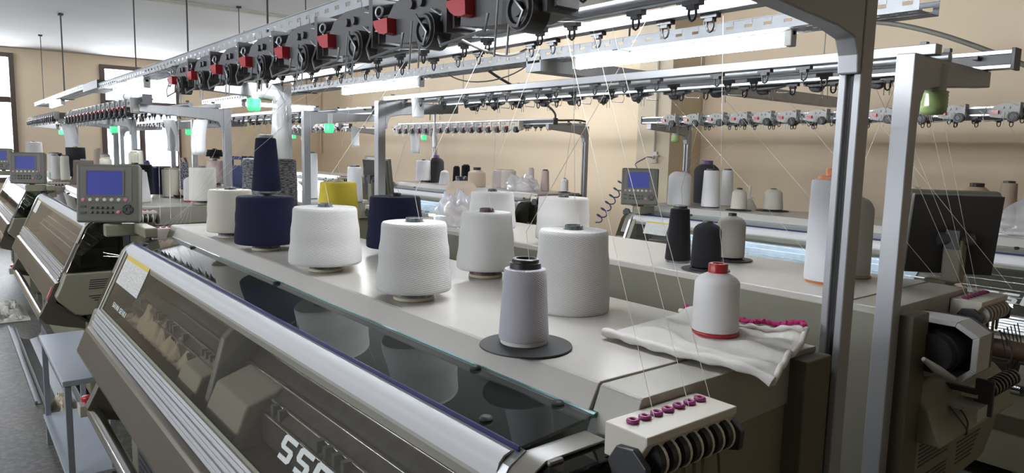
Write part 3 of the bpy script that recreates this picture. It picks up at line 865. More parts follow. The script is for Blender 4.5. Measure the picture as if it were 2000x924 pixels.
MX1, MX2 = -3.655, -7.45
machine('knitting machine nearest the camera, big pale cones lined up along its lid', (MX1, 1.41, 0), 0, 3.0, 1.935,
        feed=[MX1*-1+x for x in (-1.10, -1.42, -1.75, -2.08, -2.42, -2.76, -3.10, -3.42)], fs=1.75, fbody='unit_dark',
        panel=(-.115, -.81, 1.384, math.radians(62), -.12), decal_x=2.185, notice=(.20, .62, .008, .135), seiki=.315,
        carriages=((1.62, 'block'), (1.30, 'low'), (1.545, 'bracket')))
machine('knitting machine back to back with the nearest one, slim black cone on its lid', (-.742, 1.86, 0), PI, 2.735, 1.88,
        feed=steps(.30, 2.6, .205), fs=1.05, fbody='unit_dark', panel=(.158, -.72, 1.395, math.radians(40), -.14), end_gear=True, lit=False)
machine('front-row knitting machine with a red corner badge, left of the nearest one', (MX2, 1.42, 0), 0, 2.82, 1.85,
        feed=steps(.15, 2.75, .17), fs=1.3, fbody='unit', panel=(-.05, -.84, 1.385, math.radians(66), -.10), emblem=True, notice=(.22, .46, .015, .12))
machine('second-row knitting machine behind the red-badged one, back of its panel in view', (-4.53, 1.90, 0), PI, 2.72, 1.86,
        feed=steps(.2, 2.6, .17), fs=1.1, fbody='unit', panel=(.12, -.62, 1.42, math.radians(8), -.12))
machine('knitting machine along the tan wall at right, coiled blue hose beside its panel', (-3.71, 4.85, 0), 0, 3.0, 1.868,
        feed=[3.71+x for x in (-3.47, -3.26, -3.05, -2.86, -2.68, -2.50, -2.30, -2.10, -1.90, -1.72, -1.53, -1.28)], fs=1.15, fbody='unit',
        panel=(.215, -.80, 1.385, math.radians(40), -.08), decal_x=2.498, lamp=(.40, 2.15), notice=(.29, .50, .0, .10), lit=False, carriages=((1.2, 'block'),))
machine('knitting machine by the tan wall left of the pier, cream feeder housings', (-7.59, 4.85, 0), 0, 2.72, 1.882,
        feed=steps(.02, 2.35, .148), lamp=(.38, 2.3), panel=(-.16, -.82, 1.40, math.radians(6), -.08), fs=1.3, fbody=lambda x: 'unit_cream' if x > 1.75 else 'unit', carriages=((1.2, 'block'),))
machine('farthest left front-row knitting machine, only its right end and rail in view', (-11.05, 1.42, 0), 0, 2.75, 1.85,
        feed=steps(.15, 2.7, .17), fs=1.15, fbody='unit', panel=(-.05, -.84, 1.385, math.radians(66), -.10))
machine('knitting machine back to back with the farthest left front-row one', (-8.02, 1.90, 0), PI, 2.72, 1.86,
        feed=steps(.2, 2.6, .2), fs=1.1, fbody='unit')
machine('knitting machine in the far corner by the tan wall, left of the cream-feeder one', (-11.75, 4.85, 0), 0, 2.72, 1.90,
        feed=steps(.1, 2.6, .17), fs=1.2, lamp=(.38, 2.3), fbody='unit')

# ------------------------------------------------------------------ ceiling-hung perforated trays and tube lights
def slotted(mb, axis_pts, rows, u0, u1, pitch=.085, slot=.034):
    """axis_pts(u, v) -> point; rows: list of (v0, v1, has_slot) bands across the strip"""
    u = u0
    while u < u1-1e-6:
        a, b = min(u+pitch-slot, u1), min(u+pitch, u1)
        for (v0, v1, h) in rows:
            mb._add([axis_pts(u, v0), axis_pts(a, v0), axis_pts(a, v1), axis_pts(u, v1)], [(0, 1, 2, 3)])
            if not h and b > a:
                mb._add([axis_pts(a, v0), axis_pts(b, v0), axis_pts(b, v1), axis_pts(a, v1)], [(0, 1, 2, 3)])
        u += pitch
def tray(label, x0, x1, y, z, rods, w=.16, h=.05):
    root = empty('cable_tray', (0, 0, 0)); tag(root, label, 'cable tray')
    rows = [(0, .017, 0), (.017, .031, 1), (.031, h, 0)]
    for yy in (y-w/2, y+w/2):
        mb = MB(); slotted(mb, lambda u, v: (u, yy, z+v), rows, x0, x1)
        mb.box(x0, x1, yy-.004, yy+.004, z+h-.002, z+h+.001)
        o = mb.build('side_rail', M['steel'], root)
        s = o.modifiers.new('thick', 'SOLIDIFY'); s.thickness = .0016
    bt = [(-w/2, -.055, 0), (-.055, -.040, 1), (-.040, -.008, 0), (-.008, .008, 1), (.008, .040, 0), (.040, .055, 1), (.055, w/2, 0)]
    mb = MB(); slotted(mb, lambda u, v: (u, y+v, z), bt, x0, x1, .06, .03)
    o = mb.build('bottom_plate', M['steel'], root)
    s = o.modifiers.new('thick', 'SOLIDIFY'); s.thickness = .0016
    for xx in rods:
        MB().cyl((xx, y, z-.01), (xx, y, HC), .005, 8).box(xx-.02, xx+.02, y-w/2-.015, y+w/2+.015, z-.008, z-.002).build('hanger_rod', M['wire'], root)
        MB().box(xx-.012, xx+.012, y-.025, y+.025, HC-.02, HC).build('ceiling_clip', M['wire'], root)
    return root
tray('perforated steel cable tray on rods above the nearest machine, running to the far window', -7.2, 1.2, 1.19, 2.085, (-6.05, -4.6, -3.27, -2.0, -.5))
tray('perforated steel cable tray over the back-to-back machine, cut end above the right posts', -9.2, -1.02, 2.6, 2.115, (-8.0, -6.2, -4.6, -2.35, -1.3))
tray('perforated steel cable tray nearer the far windows, thin lamp hanging at its end', -12.6, -8.0, 1.19, 2.13, (-10.0, -10.05, -12.2))
tray('perforated steel cable tray added behind the camera to hold fill lamps over the front aisle', -11.5, 1.0, -2.1, 2.1, (-9.0, -6, -3, 0))  # out of view, added to carry the fill lamps
MB().box(-7.99, -7.19, 1.10, 1.28, 2.10, 2.17).build('tray_joint', M['dark2']).update_tag()
jt = bpy.data.objects['tray_joint']; jt.name = 'cable_junction_box'; tag(jt, 'dark junction box joining the two perforated trays before the far window', 'junction box')

def tube_light(x0, x1, y, z, label, axis='x', hang=False):
    L = x1-x0
    root = empty('tube_light', ((x0+x1)/2, y, z), 0 if axis == 'x' else PI/2)
    tag(root, label, 'tube light', 'lit tube lights under the trays')
    MB().box(-L/2, L/2, -.012, .012, .020, .042).build('lamp_backing', M['greylite'], root, .003)
    MB().cyl((-L/2+.025, 0, 0), (L/2-.025, 0, 0), .0185, 14).build('lamp_diffuser', M['tube'], root)
    for s in (-1, 1):
        if hang: MB().cyl((s*L*.35, 0, .04), (s*L*.35, 0, HC-z), .003, 6).build('suspension_wire', M['wire'], root)
        a, b = sorted((s*L/2, s*(L/2-.03)))
        MB().prism([(-.022, -.020), (.022, -.020), (.022, .042), (-.022, .042)], a, b).build('lamp_end_cap', M['greylite'], root, .004)
tube_light(-2.72, -1.50, 2.60, 2.073, 'lit white tube lamp under the tray end, largest one in view')
tube_light(-5.45, -4.23, 2.60, 2.073, 'lit white tube lamp above the left post of the back-to-back machine')
tube_light(-9.1, -7.9, 2.60, 2.073, 'lit white tube lamp behind the green beacon, along the second tray')
tube_light(-4.2, -3.0, 1.19, 2.043, 'lit white tube lamp under the first tray, mostly behind red feeder lenses')
tube_light(-6.9, -5.7, 1.19, 2.043, 'lit white tube lamp under the first tray near the far window')
tube_light(-11.4, -10.2, 1.19, 2.088, 'short-looking lit tube lamp hanging beside the far window, left of the dark joint')
tube_light(-7.0, -5.8, 4.75, 2.30, 'lit white tube lamp over the cream-housing machine by the tan wall', 'x', True)
tube_light(-2.0, -.8, 1.19, 2.043, 'added fill tube lamp over the lids of the nearest machine, above the frame')  # added just above the frame to light the lids from overhead
tube_light(-2.6, -1.4, -2.1, 2.058, 'added fill tube lamp behind the camera, near the right end of the aisle tray')  # this and the next two: unseen lamps added as front fill
tube_light(-5.6, -4.4, -2.1, 2.058, 'added fill tube lamp behind the camera, middle of the aisle tray')
tube_light(-8.8, -7.6, -2.1, 2.058, 'added fill tube lamp behind the camera, far end of the aisle tray')
tube_light(-10.2, -9.0, 3.6, 2.17, 'lit tube lamp turned across the aisle in front of the far corner', 'y', True)
ct = MB().box(-3.02, -2.90, 2.52, 5.9, 2.055, 2.10).box(-3.02, -3.01, 2.52, 5.9, 2.10, 2.13).box(-2.91, -2.90, 2.52, 5.9, 2.10, 2.13)
ct.cyl((-2.96, 4.0, 2.1), (-2.96, 4.0, HC), .005, 8).cyl((-2.96, 5.6, 2.1), (-2.96, 5.6, HC), .005, 8)
tag(ct.build('cable_trunking', M['steel']), 'plain steel trunking crossing from the tray towards the tan wall, behind the tube lamp', 'cable trunking')

# ------------------------------------------------------------------ yarn cones
YB = 1.2405
def strand(pts, parent, m='thread', r=.0006, name='loose_yarn'):
    loc = parent.location if parent else Vector((0, 0, 0))
    return MB().tube([Vector(p)-loc for p in pts], r, 5, cap=False).build(name, M[m], parent)
def sag(a, b, s=.0, n=6):
    a, b = Vector(a), Vector(b)
    return [a.lerp(b, i/n)-Vector((0, 0, s*4*(i/n)*(1-i/n))) for i in range(n+1)]
def cone(label, x, y, rb, rt_, h, kind='big', c=Y_WHITE, core='tubegy', ring='tubecr', z=YB, disc=False, group=None, to=None, tm='thread', ymat=None, cap=None, seg=44, capr=.021, caph=.018):
    root = empty('yarn_cone', (x, y, z), random.uniform(0, 6))
    root.rotation_euler = (0, 0, 0)
    tag(root, label, 'yarn cone', group or 'yarn cones on the machine lids')
    ym = ymat or yarn_mat(c)
    z0 = 0.
    if disc:
        MB().lathe([(0, 0), (rb*1.55, 0), (rb*1.6, .002), (rb*1.58, .004), (.02, .006), (0, .006)], 40).build('base_disc', M['rubber'], root)
        z0 = .006
    if kind == 'big':
        rr = min(.052, rb*.62)
        if ring:
            MB().lathe([(rr*.9, 0), (rr, .001), (rr, .008), (rr*.97, .009)], 32).build('base_ring', M[ring], root)
            MB().lathe([(rr*.95, .0075), (rr*.95, .032)], 32).build('core_tube', M[core], root)
            z0 += .026
        H = h-z0
        prof = [(rr*.9, z0+.002), (rb*.97, z0), (rb*.996, z0+.003), (rb, z0+.009)]
        for k in range(1, 8): prof.append((rb+(rt_-rb)*k/8+.0012*math.sin(k*1.7), z0+.014+(H-.024)*k/8))
        prof += [(rt_, z0+H-.010), (rt_*.985, z0+H-.004), (rt_*.95, z0+H), (.026, z0+H+.001), (.022, z0+H-.006)]
        MB().lathe(prof, seg, wob=.0018).build('wound_yarn', ym, root)
        MB().lathe([(.0225, z0+H-.010), (.0215, z0+H+.011), (.019, z0+H+.012), (.0185, z0+H-.02), (0, z0+H-.02)], 24).build('core_tip', M[core], root)
        top = z0+H+.012
    elif kind == 'slim':
        MB().lathe([(rb*.93, 0), (rb*.93, .010)], 28).build('core_foot', M[ring or core], root)
        z0 += .008
        prof = [(rb*.6, z0), (rb*.98, z0), (rb, z0+.005)]
        for k in range(1, 8): prof.append((rb+(rt_-rb)*k/8, z0+.005+(h-z0-.012)*k/8))
        prof += [(rt_, h-.007), (rt_*.96, h-.002), (rt_*.75, h)]
        MB().lathe(prof, seg, wob=.002).build('wound_yarn', ym, root)
        MB().lathe([(rt_*.76, h-.008), (rt_*.72, h+.010), (rt_*.62, h+.011), (rt_*.6, h-.02), (0, h-.02)], 24).build('core_tip', M[core], root)
        top = h+.011
    else:       # shouldered spool
        MB().lathe([(rb*1.04, 0), (rb*1.06, .002), (rb*1.04, .006), (rb*.9, .008)], 32).build('core_foot', M[ring or core], root)
        z0 += .006
        sh = h*.83
        prof = [(rb*.9, z0), (rb*.985, z0+.002), (rb, z0+.010), (rb*.5+rt_*.5, z0+sh*.5), (rt_, sh), (rt_*.975, sh+h*.03), (rt_*.86, sh+h*.085), (rt_*.68, sh+h*.13), (capr*1.2, h-.002), (capr, h)]
        MB().lathe(prof, seg, wob=.0015).build('wound_yarn', ym, root)
        MB().lathe([(capr, h-.006), (capr*1.02, h+caph-.002), (capr*.95, h+caph), (capr*.62, h+caph), (capr*.6, h-.01), (0, h-.01)], 24).build('core_tip', M[core], root)
        top = h+caph
    if to:
        st = Vector((x, y, z+top+.002))
        strand(sag(Vector((x+rt_*.3, y, z+top-.004)), Vector((x, y, z+top+.06)), 0, 2)+[Vector(p) for p in to], root, tm)
    return root
ZR1, ZR4 = 1.925, 1.875
# on the nearest machine
cone('ivory yarn cone at the left end of the nearest lid, left of the navy stack', -3.008, .925, .094, .086, .198, c=Y_IVORY, to=[(-2.98, 1.195, ZR1)])
nb = cone('wide navy yarn cone on the nearest lid, carrying a slim navy one on top', -2.583, .92, .110, .102, .198, c=Y_NAVY)
cone('slim navy yarn cone stacked on the wide navy one', -2.573, .922, .052, .036, .199, 'slim', Y_NAVY, ring='tubegy', z=YB+.212, to=[(-2.30, 1.195, ZR1)])
cone('big white yarn cone in front of the yellow one, third along the nearest lid', -2.05, .915, .111, .097, .198, to=[(-2.02, 1.195, ZR1)])
cone('big white yarn cone at the lid edge, nearest to the lavender one', -1.537, .925, .096, .083, .198, tm='thread', to=[(-1.60, 1.195, ZR1)])
cone('white yarn cone with plum patterned core, behind the big one at the lid edge', -1.704, 1.28, .090, .077, .197, core='tubepl', to=[(-1.55, 1.35, ZR1+.015)])
cone('bright yellow yarn cone behind the white ones', -2.748, 1.285, .088, .075, .238, c=Y_YEL, core='tubecr', ring='tubew', to=[(-2.7, 1.35, ZR1+.015)])
cone('wide navy yarn cone without a core tip, right of the yellow one', -2.261, 1.28, .104, .092, .210, c=Y_NAVY, core='tubek', to=[(-2.15, 1.35, ZR1+.015)], tm='threadg')
cone('biggest white yarn cone on the nearest lid, directly behind the lavender one', -1.225, 1.185, .093, .0845, .196, ring=None, to=[(-1.26, 1.195, ZR1)])
lv = cone('lavender grey yarn cone on a black disc at the lid edge', -1.042, .880, .050, .042, .149, 'slim', Y_LAV, 'tubek', ring='tubew', z=YB+.006, to=[(-1.02, 1.195, ZR1)])
for o in lv.children:
    if o.name.startswith('core_tip'): o.scale = (1, 1, 1)
MB().lathe([(.0325, .140), (.0265, .146), (.0265, .166), (.024, .168), (.019, .168), (.018, .14)], 28).build('core_collar', M['tubek'], lv)
dd = MB().lathe([(0, 0), (.086, 0), (.092, .002), (.091, .0045), (.05, .0055), (.0, .0055)], 48).build('cone_disc', M['rubber'], None, loc=(-1.030, .876, YB))
tag(dd, 'round black rubber disc under the lavender yarn cone', 'disc')
cone('white thread spool with red cap and red foot, standing on the crumpled cloth', -.848, 1.238, .0475, .0455, .128, 'spool', (.78, .78, .78), 'tuber', ring='tuber', z=YB+.014, ymat=yarn_mat((.80, .80, .80), .25, 2, .003, .1, .45), capr=.0195, caph=.019, to=[(-.95, 1.35, ZR1+.015)])
# on the back-to-back machine
cone('white yarn cone half hidden behind the plum-core one, on the second lid', -2.621, 2.0, .113, .101, .194, to=[(-2.5, 1.93, ZR4)])
cone('white yarn cone directly behind the biggest white one, on the second lid', -2.134, 2.0, .113, .104, .198, c=(.70, .685, .66), to=[(-2.0, 1.93, ZR4), ], tm='threadg')
cone('slim black yarn cone with pale foot ring, on the second lid', -1.576, 2.05, .046, .034, .193, 'slim', Y_BLACK, 'tubek', ring='tubegy', to=[(-1.5, 2.08, ZR4)], tm='threadg')
cone('black shouldered yarn spool on a black disc, beside the slim black one', -1.41, 1.985, .050, .046, .160, 'spool', Y_BLACK, 'tubek', ring='tubek', disc=True, capr=.017, caph=.006)
cone('grey beige shouldered yarn spool on a black disc, right of the black pair', -1.50, 2.26, .051, .050, .165, 'spool', Y_GREYB, 'tubek', ring='tubek', disc=True, capr=.015, caph=.010)
cone('tall white yarn spool with orange core, standing behind the nearest right post', -1.06, 2.13, .071, .067, .318, 'slim', (.66, .67, .70), 'tubeo', ring='tubeo', to=[(-1.0, 2.08, ZR4)])
MB().lathe([(.026, .32), (.030, .345), (.026, .352), (.018, .352)], 24).build('core_collar', M['tubeo'], bpy.context.scene.objects[[o.name for o in bpy.data.objects if o.get('label', '').startswith('tall white yarn spool with orange')][0]])
cone('tall pale yarn spool between the two right posts, sloped shoulder', -1.075, 2.31, .058, .056, .262, 'spool', (.62, .61, .60), 'tubew', capr=.016, caph=.003, to=[(-1.0, 2.36, ZR4)])
cone('beige shouldered yarn spool with black cap, standing behind the plastic bag', -3.108, 2.16, .081, .081, .222, 'spool', Y_BEIGE, 'tubek', ring='tubek', capr=.030, caph=.022)
# on the machine by the tan wall, right
W = 'yarn cones on the machine by the tan wall'
cone('white yarn spool with red core beside the panel with the bright screen', -3.40, 4.40, .088, .086, .262, 'spool', (.80, .80, .80), 'tuber', ring='tubecr', group=W, capr=.03, caph=.004, to=[(-3.0, 4.65, 1.86)])
cone('black yarn spool with purple cap, tallest on the lid by the tan wall', -3.44, 4.79, .094, .100, .318, 'spool', Y_CHAR, 'tubepu', ring='tubepu', group=W, capr=.046, caph=.030)
cone('slim white yarn cone in front of the purple-capped black spool', -3.17, 4.48, .068, .058, .278, 'slim', (.80, .80, .80), 'tubek', ring='tubek', group=W, to=[(-2.9, 4.65, 1.86)])
cone('slim white yarn cone right of and behind another slim white one', -3.21, 4.74, .050, .040, .278, 'slim', (.80, .80, .80), 'tubek', group=W)
cone('small ivory yarn spool on a black disc, next to the bare spindle', -2.90, 4.44, .057, .050, .150, 'spool', Y_IVORY, 'tubek', ring='tubek', disc=True, group=W, capr=.020, caph=.012)
cone('ivory yarn spool on a black disc, right of the bare spindle', -2.76, 4.65, .072, .062, .158, 'spool', Y_IVORY, 'tubek', ring='tubek', disc=True, group=W, capr=.022, caph=.004)
cone('little beige yarn cone showing above the dark panel back', -1.78, 4.58, .033, .031, .216, 'slim', (.55, .46, .36), 'tubecr', group=W)
cone('beige shouldered yarn spool with black cap above the dark panel back', -1.455, 4.57, .074, .074, .243, 'spool', (.50, .38, .28), 'tubek', group=W, capr=.036, caph=.022)
cone('slim beige yarn cone rising behind the clear bag at the right edge', -1.315, 4.62, .050, .040, .272, 'slim', (.50, .40, .31), 'tubek', group=W)
sp = empty('cone_spindle', (-2.93, 4.62, YB)); tag(sp, 'bare ivory spindle with a few turns of yarn left on its foot', 'spindle')
MB().lathe([(.0, 0), (.050, 0), (.046, .02), (.030, .06), (.012, .078), (0, .08)], 24, wob=.05).build('yarn_remnant', yarn_mat(Y_IVORY), sp)
MB().cyl((0, 0, .07), (0, 0, .175), .009, 12).box(-.018, .022, -.006, .006, .082, .090).build('spike', M['offwhite'], sp)
# on the cream-housing machine
W = 'yarn cones on the cream-housing machine'
cone('white yarn spool with dark tip right of the grey panel back', -7.14, 4.42, .090, .084, .258, 'big', (.76, .75, .80), 'tubek', group=W)
cone('black yarn spool with purple cap behind the small lilac cone', -7.10, 4.57, .098, .092, .292, 'spool', Y_CHAR, 'tubepu', ring='tubek', group=W, capr=.036, caph=.03)
cone('small lilac white yarn cone in front of the purple-capped black spool left of the pier', -6.60, 4.36, .064, .047, .160, 'spool', (.68, .66, .68), 'tubew', group=W, capr=.014, caph=.003)
cone('small black yarn cone, left one of the pair over the beige spools', -6.60, 4.52, .045, .036, .200, 'slim', Y_BLACK, 'tubek', group=W)
cone('small black yarn cone, right one of the pair over the beige spools', -6.42, 4.52, .052, .046, .222, 'slim', Y_BLACK, 'tubek', group=W)
cone('beige shouldered yarn spool with black cap, behind and right of the bagged one', -6.18, 4.50, .098, .096, .178, 'spool', Y_BEIGE, 'tubek', group=W, capr=.042, caph=.03)
cone('pale pinkish yarn cone with a bare beige side, right of the beige spools', -5.98, 4.66, .084, .076, .186, 'slim', (.60, .54, .53), 'tubecr', group=W, to=[(-5.9, 4.65, 1.87)])
cone('ivory barrel-shaped yarn cone left of the bagged slim cones', -5.78, 4.62, .082, .076, .188, 'slim', (.66, .60, .54), 'tubecr', group=W)
cone('slim lilac yarn cone standing behind the clear plastic', -5.42, 4.62, .036, .030, .218, 'slim', (.62, .55, .58), 'tubecr', group=W)
cone('slim pink beige yarn cone with black tip behind the clear plastic', -5.25, 4.66, .044, .036, .205, 'slim', Y_PINK, 'tubek', group=W)
cone('small white thread spool on a dark disc, right end of the cream-housing machine', -5.03, 4.72, .038, .037, .135, 'spool', (.82, .82, .82), 'tubek', ring='tubek', disc=True, group=W, capr=.012, caph=.006)
# on the far left second-row machine
W = 'yarn cones on the far left second-row machine'
cone('tall grey marled yarn cone rising behind the slim navy one', -3.22, 1.17, .122, .118, .325, 'big', Y_GREY, ymat=melange_mat((.045, .045, .05), (.24, .24, .25), 3.2, 'grey_marl_yarn'))
cone('tall white yarn spool with teal tip beside the grey post, left of the yellow cone', -5.00, 2.12, .052, .050, .338, 'slim', (.78, .80, .84), 'tubegrn', ring='tubegrn', group=W)
cone('white yarn cone with dark tip right of the grey post, above the yellow cone', -4.607, 2.28, .058, .049, .25, 'slim', (.78, .79, .82), 'tubek', ring='tubecr', group=W)
cone('olive yellow yarn spool peeping out behind the slim navy cone', -6.05, 2.25, .041, .041, .30, 'slim', (.34, .32, .06), 'tubecr', group=W)
cone('pinkish beige yarn cone with a black one stacked on it', -7.0, 2.02, .086, .074, .235, 'big', (.56, .45, .42), group=W)
cone('black yarn cone stacked on a pinkish beige one', -7.0, 2.02, .078, .066, .09, 'big', Y_BLACK, 'tubek', group=W, z=YB+.248)
cone('slim ivory yarn cone in front of the tan wall, left of the black stack', -6.9, 2.28, .040, .028, .265, 'slim', Y_IVORY, 'tubegrn', group=W)
cone('pale yarn bundle cone in front of the lit blue cover', -5.75, 1.98, .062, .055, .20, 'big', (.56, .53, .48), group=W)
# on the front-row machine left
W = 'yarn cones on the front-row machine at left'
cone('slim white yarn cone half hidden behind the near control panel', -5.05, .985, .066, .046, .20, 'slim', (.78, .78, .80), 'tubew', ring='tubecr', group=W)
cone('wide black yarn cone behind the near control panel', -5.50, 1.05, .115, .107, .235, 'big', Y_BLACK, 'tubek', group=W)
cone('navy yarn cone between the wide black one and the cream flat-topped one', -5.75, 1.25, .045, .041, .205, 'slim', Y_NAVY, 'tubek', group=W)
cone('cream flat-topped yarn cylinder beside the patterned slim cone', -5.50, 1.285, .063, .065, .200, 'slim', (.78, .74, .62), 'tubecr', ring='tubegy', group=W)
pc = cone('navy and white patterned slim yarn cone on a striped paper core, in a black dish', -5.45, 1.36, .046, .029, .262, 'slim', Y_NAVY, 'tubecr', ring='tubecr', z=YB+.010, ymat=melange_mat((.02, .022, .05), (.34, .34, .38), 2.2, 'navy_marl_yarn'), group=W)
MB().lathe([(.051, .002), (.047, .050)], 32).lathe([(.0300, .245), (.0285, .275), (.026, .276)], 28).build('striped_core', stripe_mat((.55, .45, .34), (.12, .05, .08), 5, 60.), pc)
cone('white thread spool with red cap and red foot beside the patterned slim cone', -5.05, 1.31, .060, .058, .165, 'spool', (.82, .82, .83), 'tuber', ring='tuber', group=W, capr=.024, caph=.018)
cone('tall cream white yarn cone behind the ivory one, end of the front-row machine', -4.78, 1.30, .083, .080, .235, 'big', (.74, .72, .66), group=W, to=[(-4.9, 1.22, 1.84)])
cone('brown yarn cone behind the top left corner of the near control panel', -7.1, .955, .083, .076, .225, 'big', Y_BROWN, group=W)
cone('little ivory yarn cone above the near control panel, centre', -7.2, 1.14, .060, .047, .24, 'slim', Y_IVORY, 'tubecr', group=W)
cone('ivory yarn cone with dark disc top beside the navy striped pair', -6.85, 1.33, .055, .043, .32, 'slim', Y_IVORY, 'tubek', group=W)
cone('slim ivory yarn cone just left of the dark-topped ivory one', -6.75, 1.28, .040, .038, .30, 'slim', Y_IVORY, 'tubecr', group=W)
cone('short navy yarn cone standing between two slim ivory ones', -6.35, 1.30, .030, .023, .235, 'slim', (.03, .05, .13), 'tubek', group=W)
cone('ivory yarn spool above the right edge of the near control panel', -7.0, 1.34, .048, .048, .30, 'slim', (.66, .62, .54), 'tubecr', group=W)
W = 'yarn cones on the farthest left machine'
cone('charcoal yarn cone with a yellow tip, far left behind the brown one', -8.6, 1.091, .091, .089, .325, 'big', Y_CHAR, 'tubecr', group=W, to=[(-8.6, 1.2, 1.84)])
cone('ivory yarn cone far left, half covering a navy stripe of another', -8.6, .90, .064, .058, .26, 'slim', (.64, .62, .56), group=W)
cone('thin navy yarn cone far left between two ivory ones', -8.5, .94, .027, .026, .255, 'slim', Y_NAVY, 'tubek', group=W)
cone('ivory yarn cone far left, right of the thin navy one', -8.3, .955, .042, .038, .24, 'slim', (.64, .62, .56), group=W)
cone('white yarn cone far left, right behind the small control panel', -8.45, .89, .044, .041, .24, 'slim', Y_WHITE, group=W)
cone('tall white yarn cone far left, above the small control panel', -10.5, .895, .092, .086, .37, 'big', Y_WHITE, group=W)
cone('beige yarn cone far left, before the bright window', -8.9, 1.34, .050, .042, .31, 'slim', (.60, .50, .40), 'tubecr', group=W)
cone('ivory yarn cone far left, right of the beige one before the window', -8.35, 1.32, .050, .044, .26, 'slim', (.64, .62, .56), group=W)

# odds and ends on the lids
bd = MB().lathe([(0, 0), (.060, 0), (.082, .012), (.084, .020), (.080, .020), (.058, .006), (0, .006)], 36).build('black_dish', M['rubber'], None, loc=(-5.45, 1.36, YB), )
tag(bd, 'black round dish under the patterned slim yarn cone', 'dish')
tb = MB().box(-.12, .12, -.06, .06, 0, .006).box(-.12, .12, -.06, -.054, .006, .07).box(-.12, .12, .054, .06, .006, .07).box(-.12, -.114, -.054, .054, .006, .07).box(.114, .12, -.054, .054, .006, .07)
tag(tb.build('storage_tray', M['teal'], None, .004, loc=(-8.55, .79+.12, YB+.0)), 'teal plastic tray far left below the ivory yarn cones', 'tray')
cr = MB().box(-.14, .14, -.10, .10, 0, .01)
for (a, b, c, d) in ((-.14, .14, -.10, -.09), (-.14, .14, .09, .10), (-.14, -.13, -.09, .09), (.13, .14, -.09, .09)):
    cr.box(a, b, c, d, .01, .20)
    cr.box(a, b, c, d, .255, .285)
for sx in (-.14, .125):
    for sy in (-.10, .085): cr.box(sx, sx+.015, sy, sy+.015, .20, .255)
tag(cr.build('plastic_crate', M['bluebox'], None, .003, loc=(-6.62, 2.20, YB)), 'dark blue plastic crate in the background, left of the tall marled cone', 'crate')
# clear plastic bags
def bag(label, x, y, z, sx, sy, sz, seed, m='plastic_bag'):
    rnd = random.Random(seed); n, k = 72, 30
    mb = MB(); vs = []
    for j in range(k+1):
        t = j/k
        for i in range(n):
            a = 2*PI*i/n
            prof = (1-.12*t-.25*max(0, t-.7)/.3)*(1 if t > .04 else .92)
            w = 1+.07*math.sin(3*a+seed+4*t)+.05*math.sin(7*a-2*seed+7*t)+.22*abs(noise.noise(Vector((2.2*math.cos(a)+seed, 2.2*math.sin(a), 3.*t))))-.06
            vs.append((x+sx*prof*w*math.cos(a), y+sy*prof*w*math.sin(a), z+sz*t*(1+.10*math.sin(2*a+seed)*t+(.10*math.sin(5*a+seed)+.07*math.sin(11*a))*t*t)))
    fs = [(j*n+i, j*n+(i+1) % n, (j+1)*n+(i+1) % n, (j+1)*n+i) for j in range(k) for i in range(n)]
    vs.append((x, y, z+sz*.80)); c = len(vs)-1
    fs += [(k*n+i, k*n+(i+1) % n, c) for i in range(n)]
    mb._add(vs, fs, True)
    return tag(mb.build('plastic_bag', M[m]), label, 'plastic bag')
bag('crumpled clear plastic bag on the second lid below the beige spool', -2.96, 2.03, YB, .135, .11, .155, 3)
bag('crumpled clear plastic sheet bag around slim cones, right end of the cream-housing lid', -5.42, 4.50, YB, .21, .13, .135, 5)
bag('large clear plastic bag on the lid at the right edge of view', -1.06, 4.46, YB, .24, .15, .17, 8)

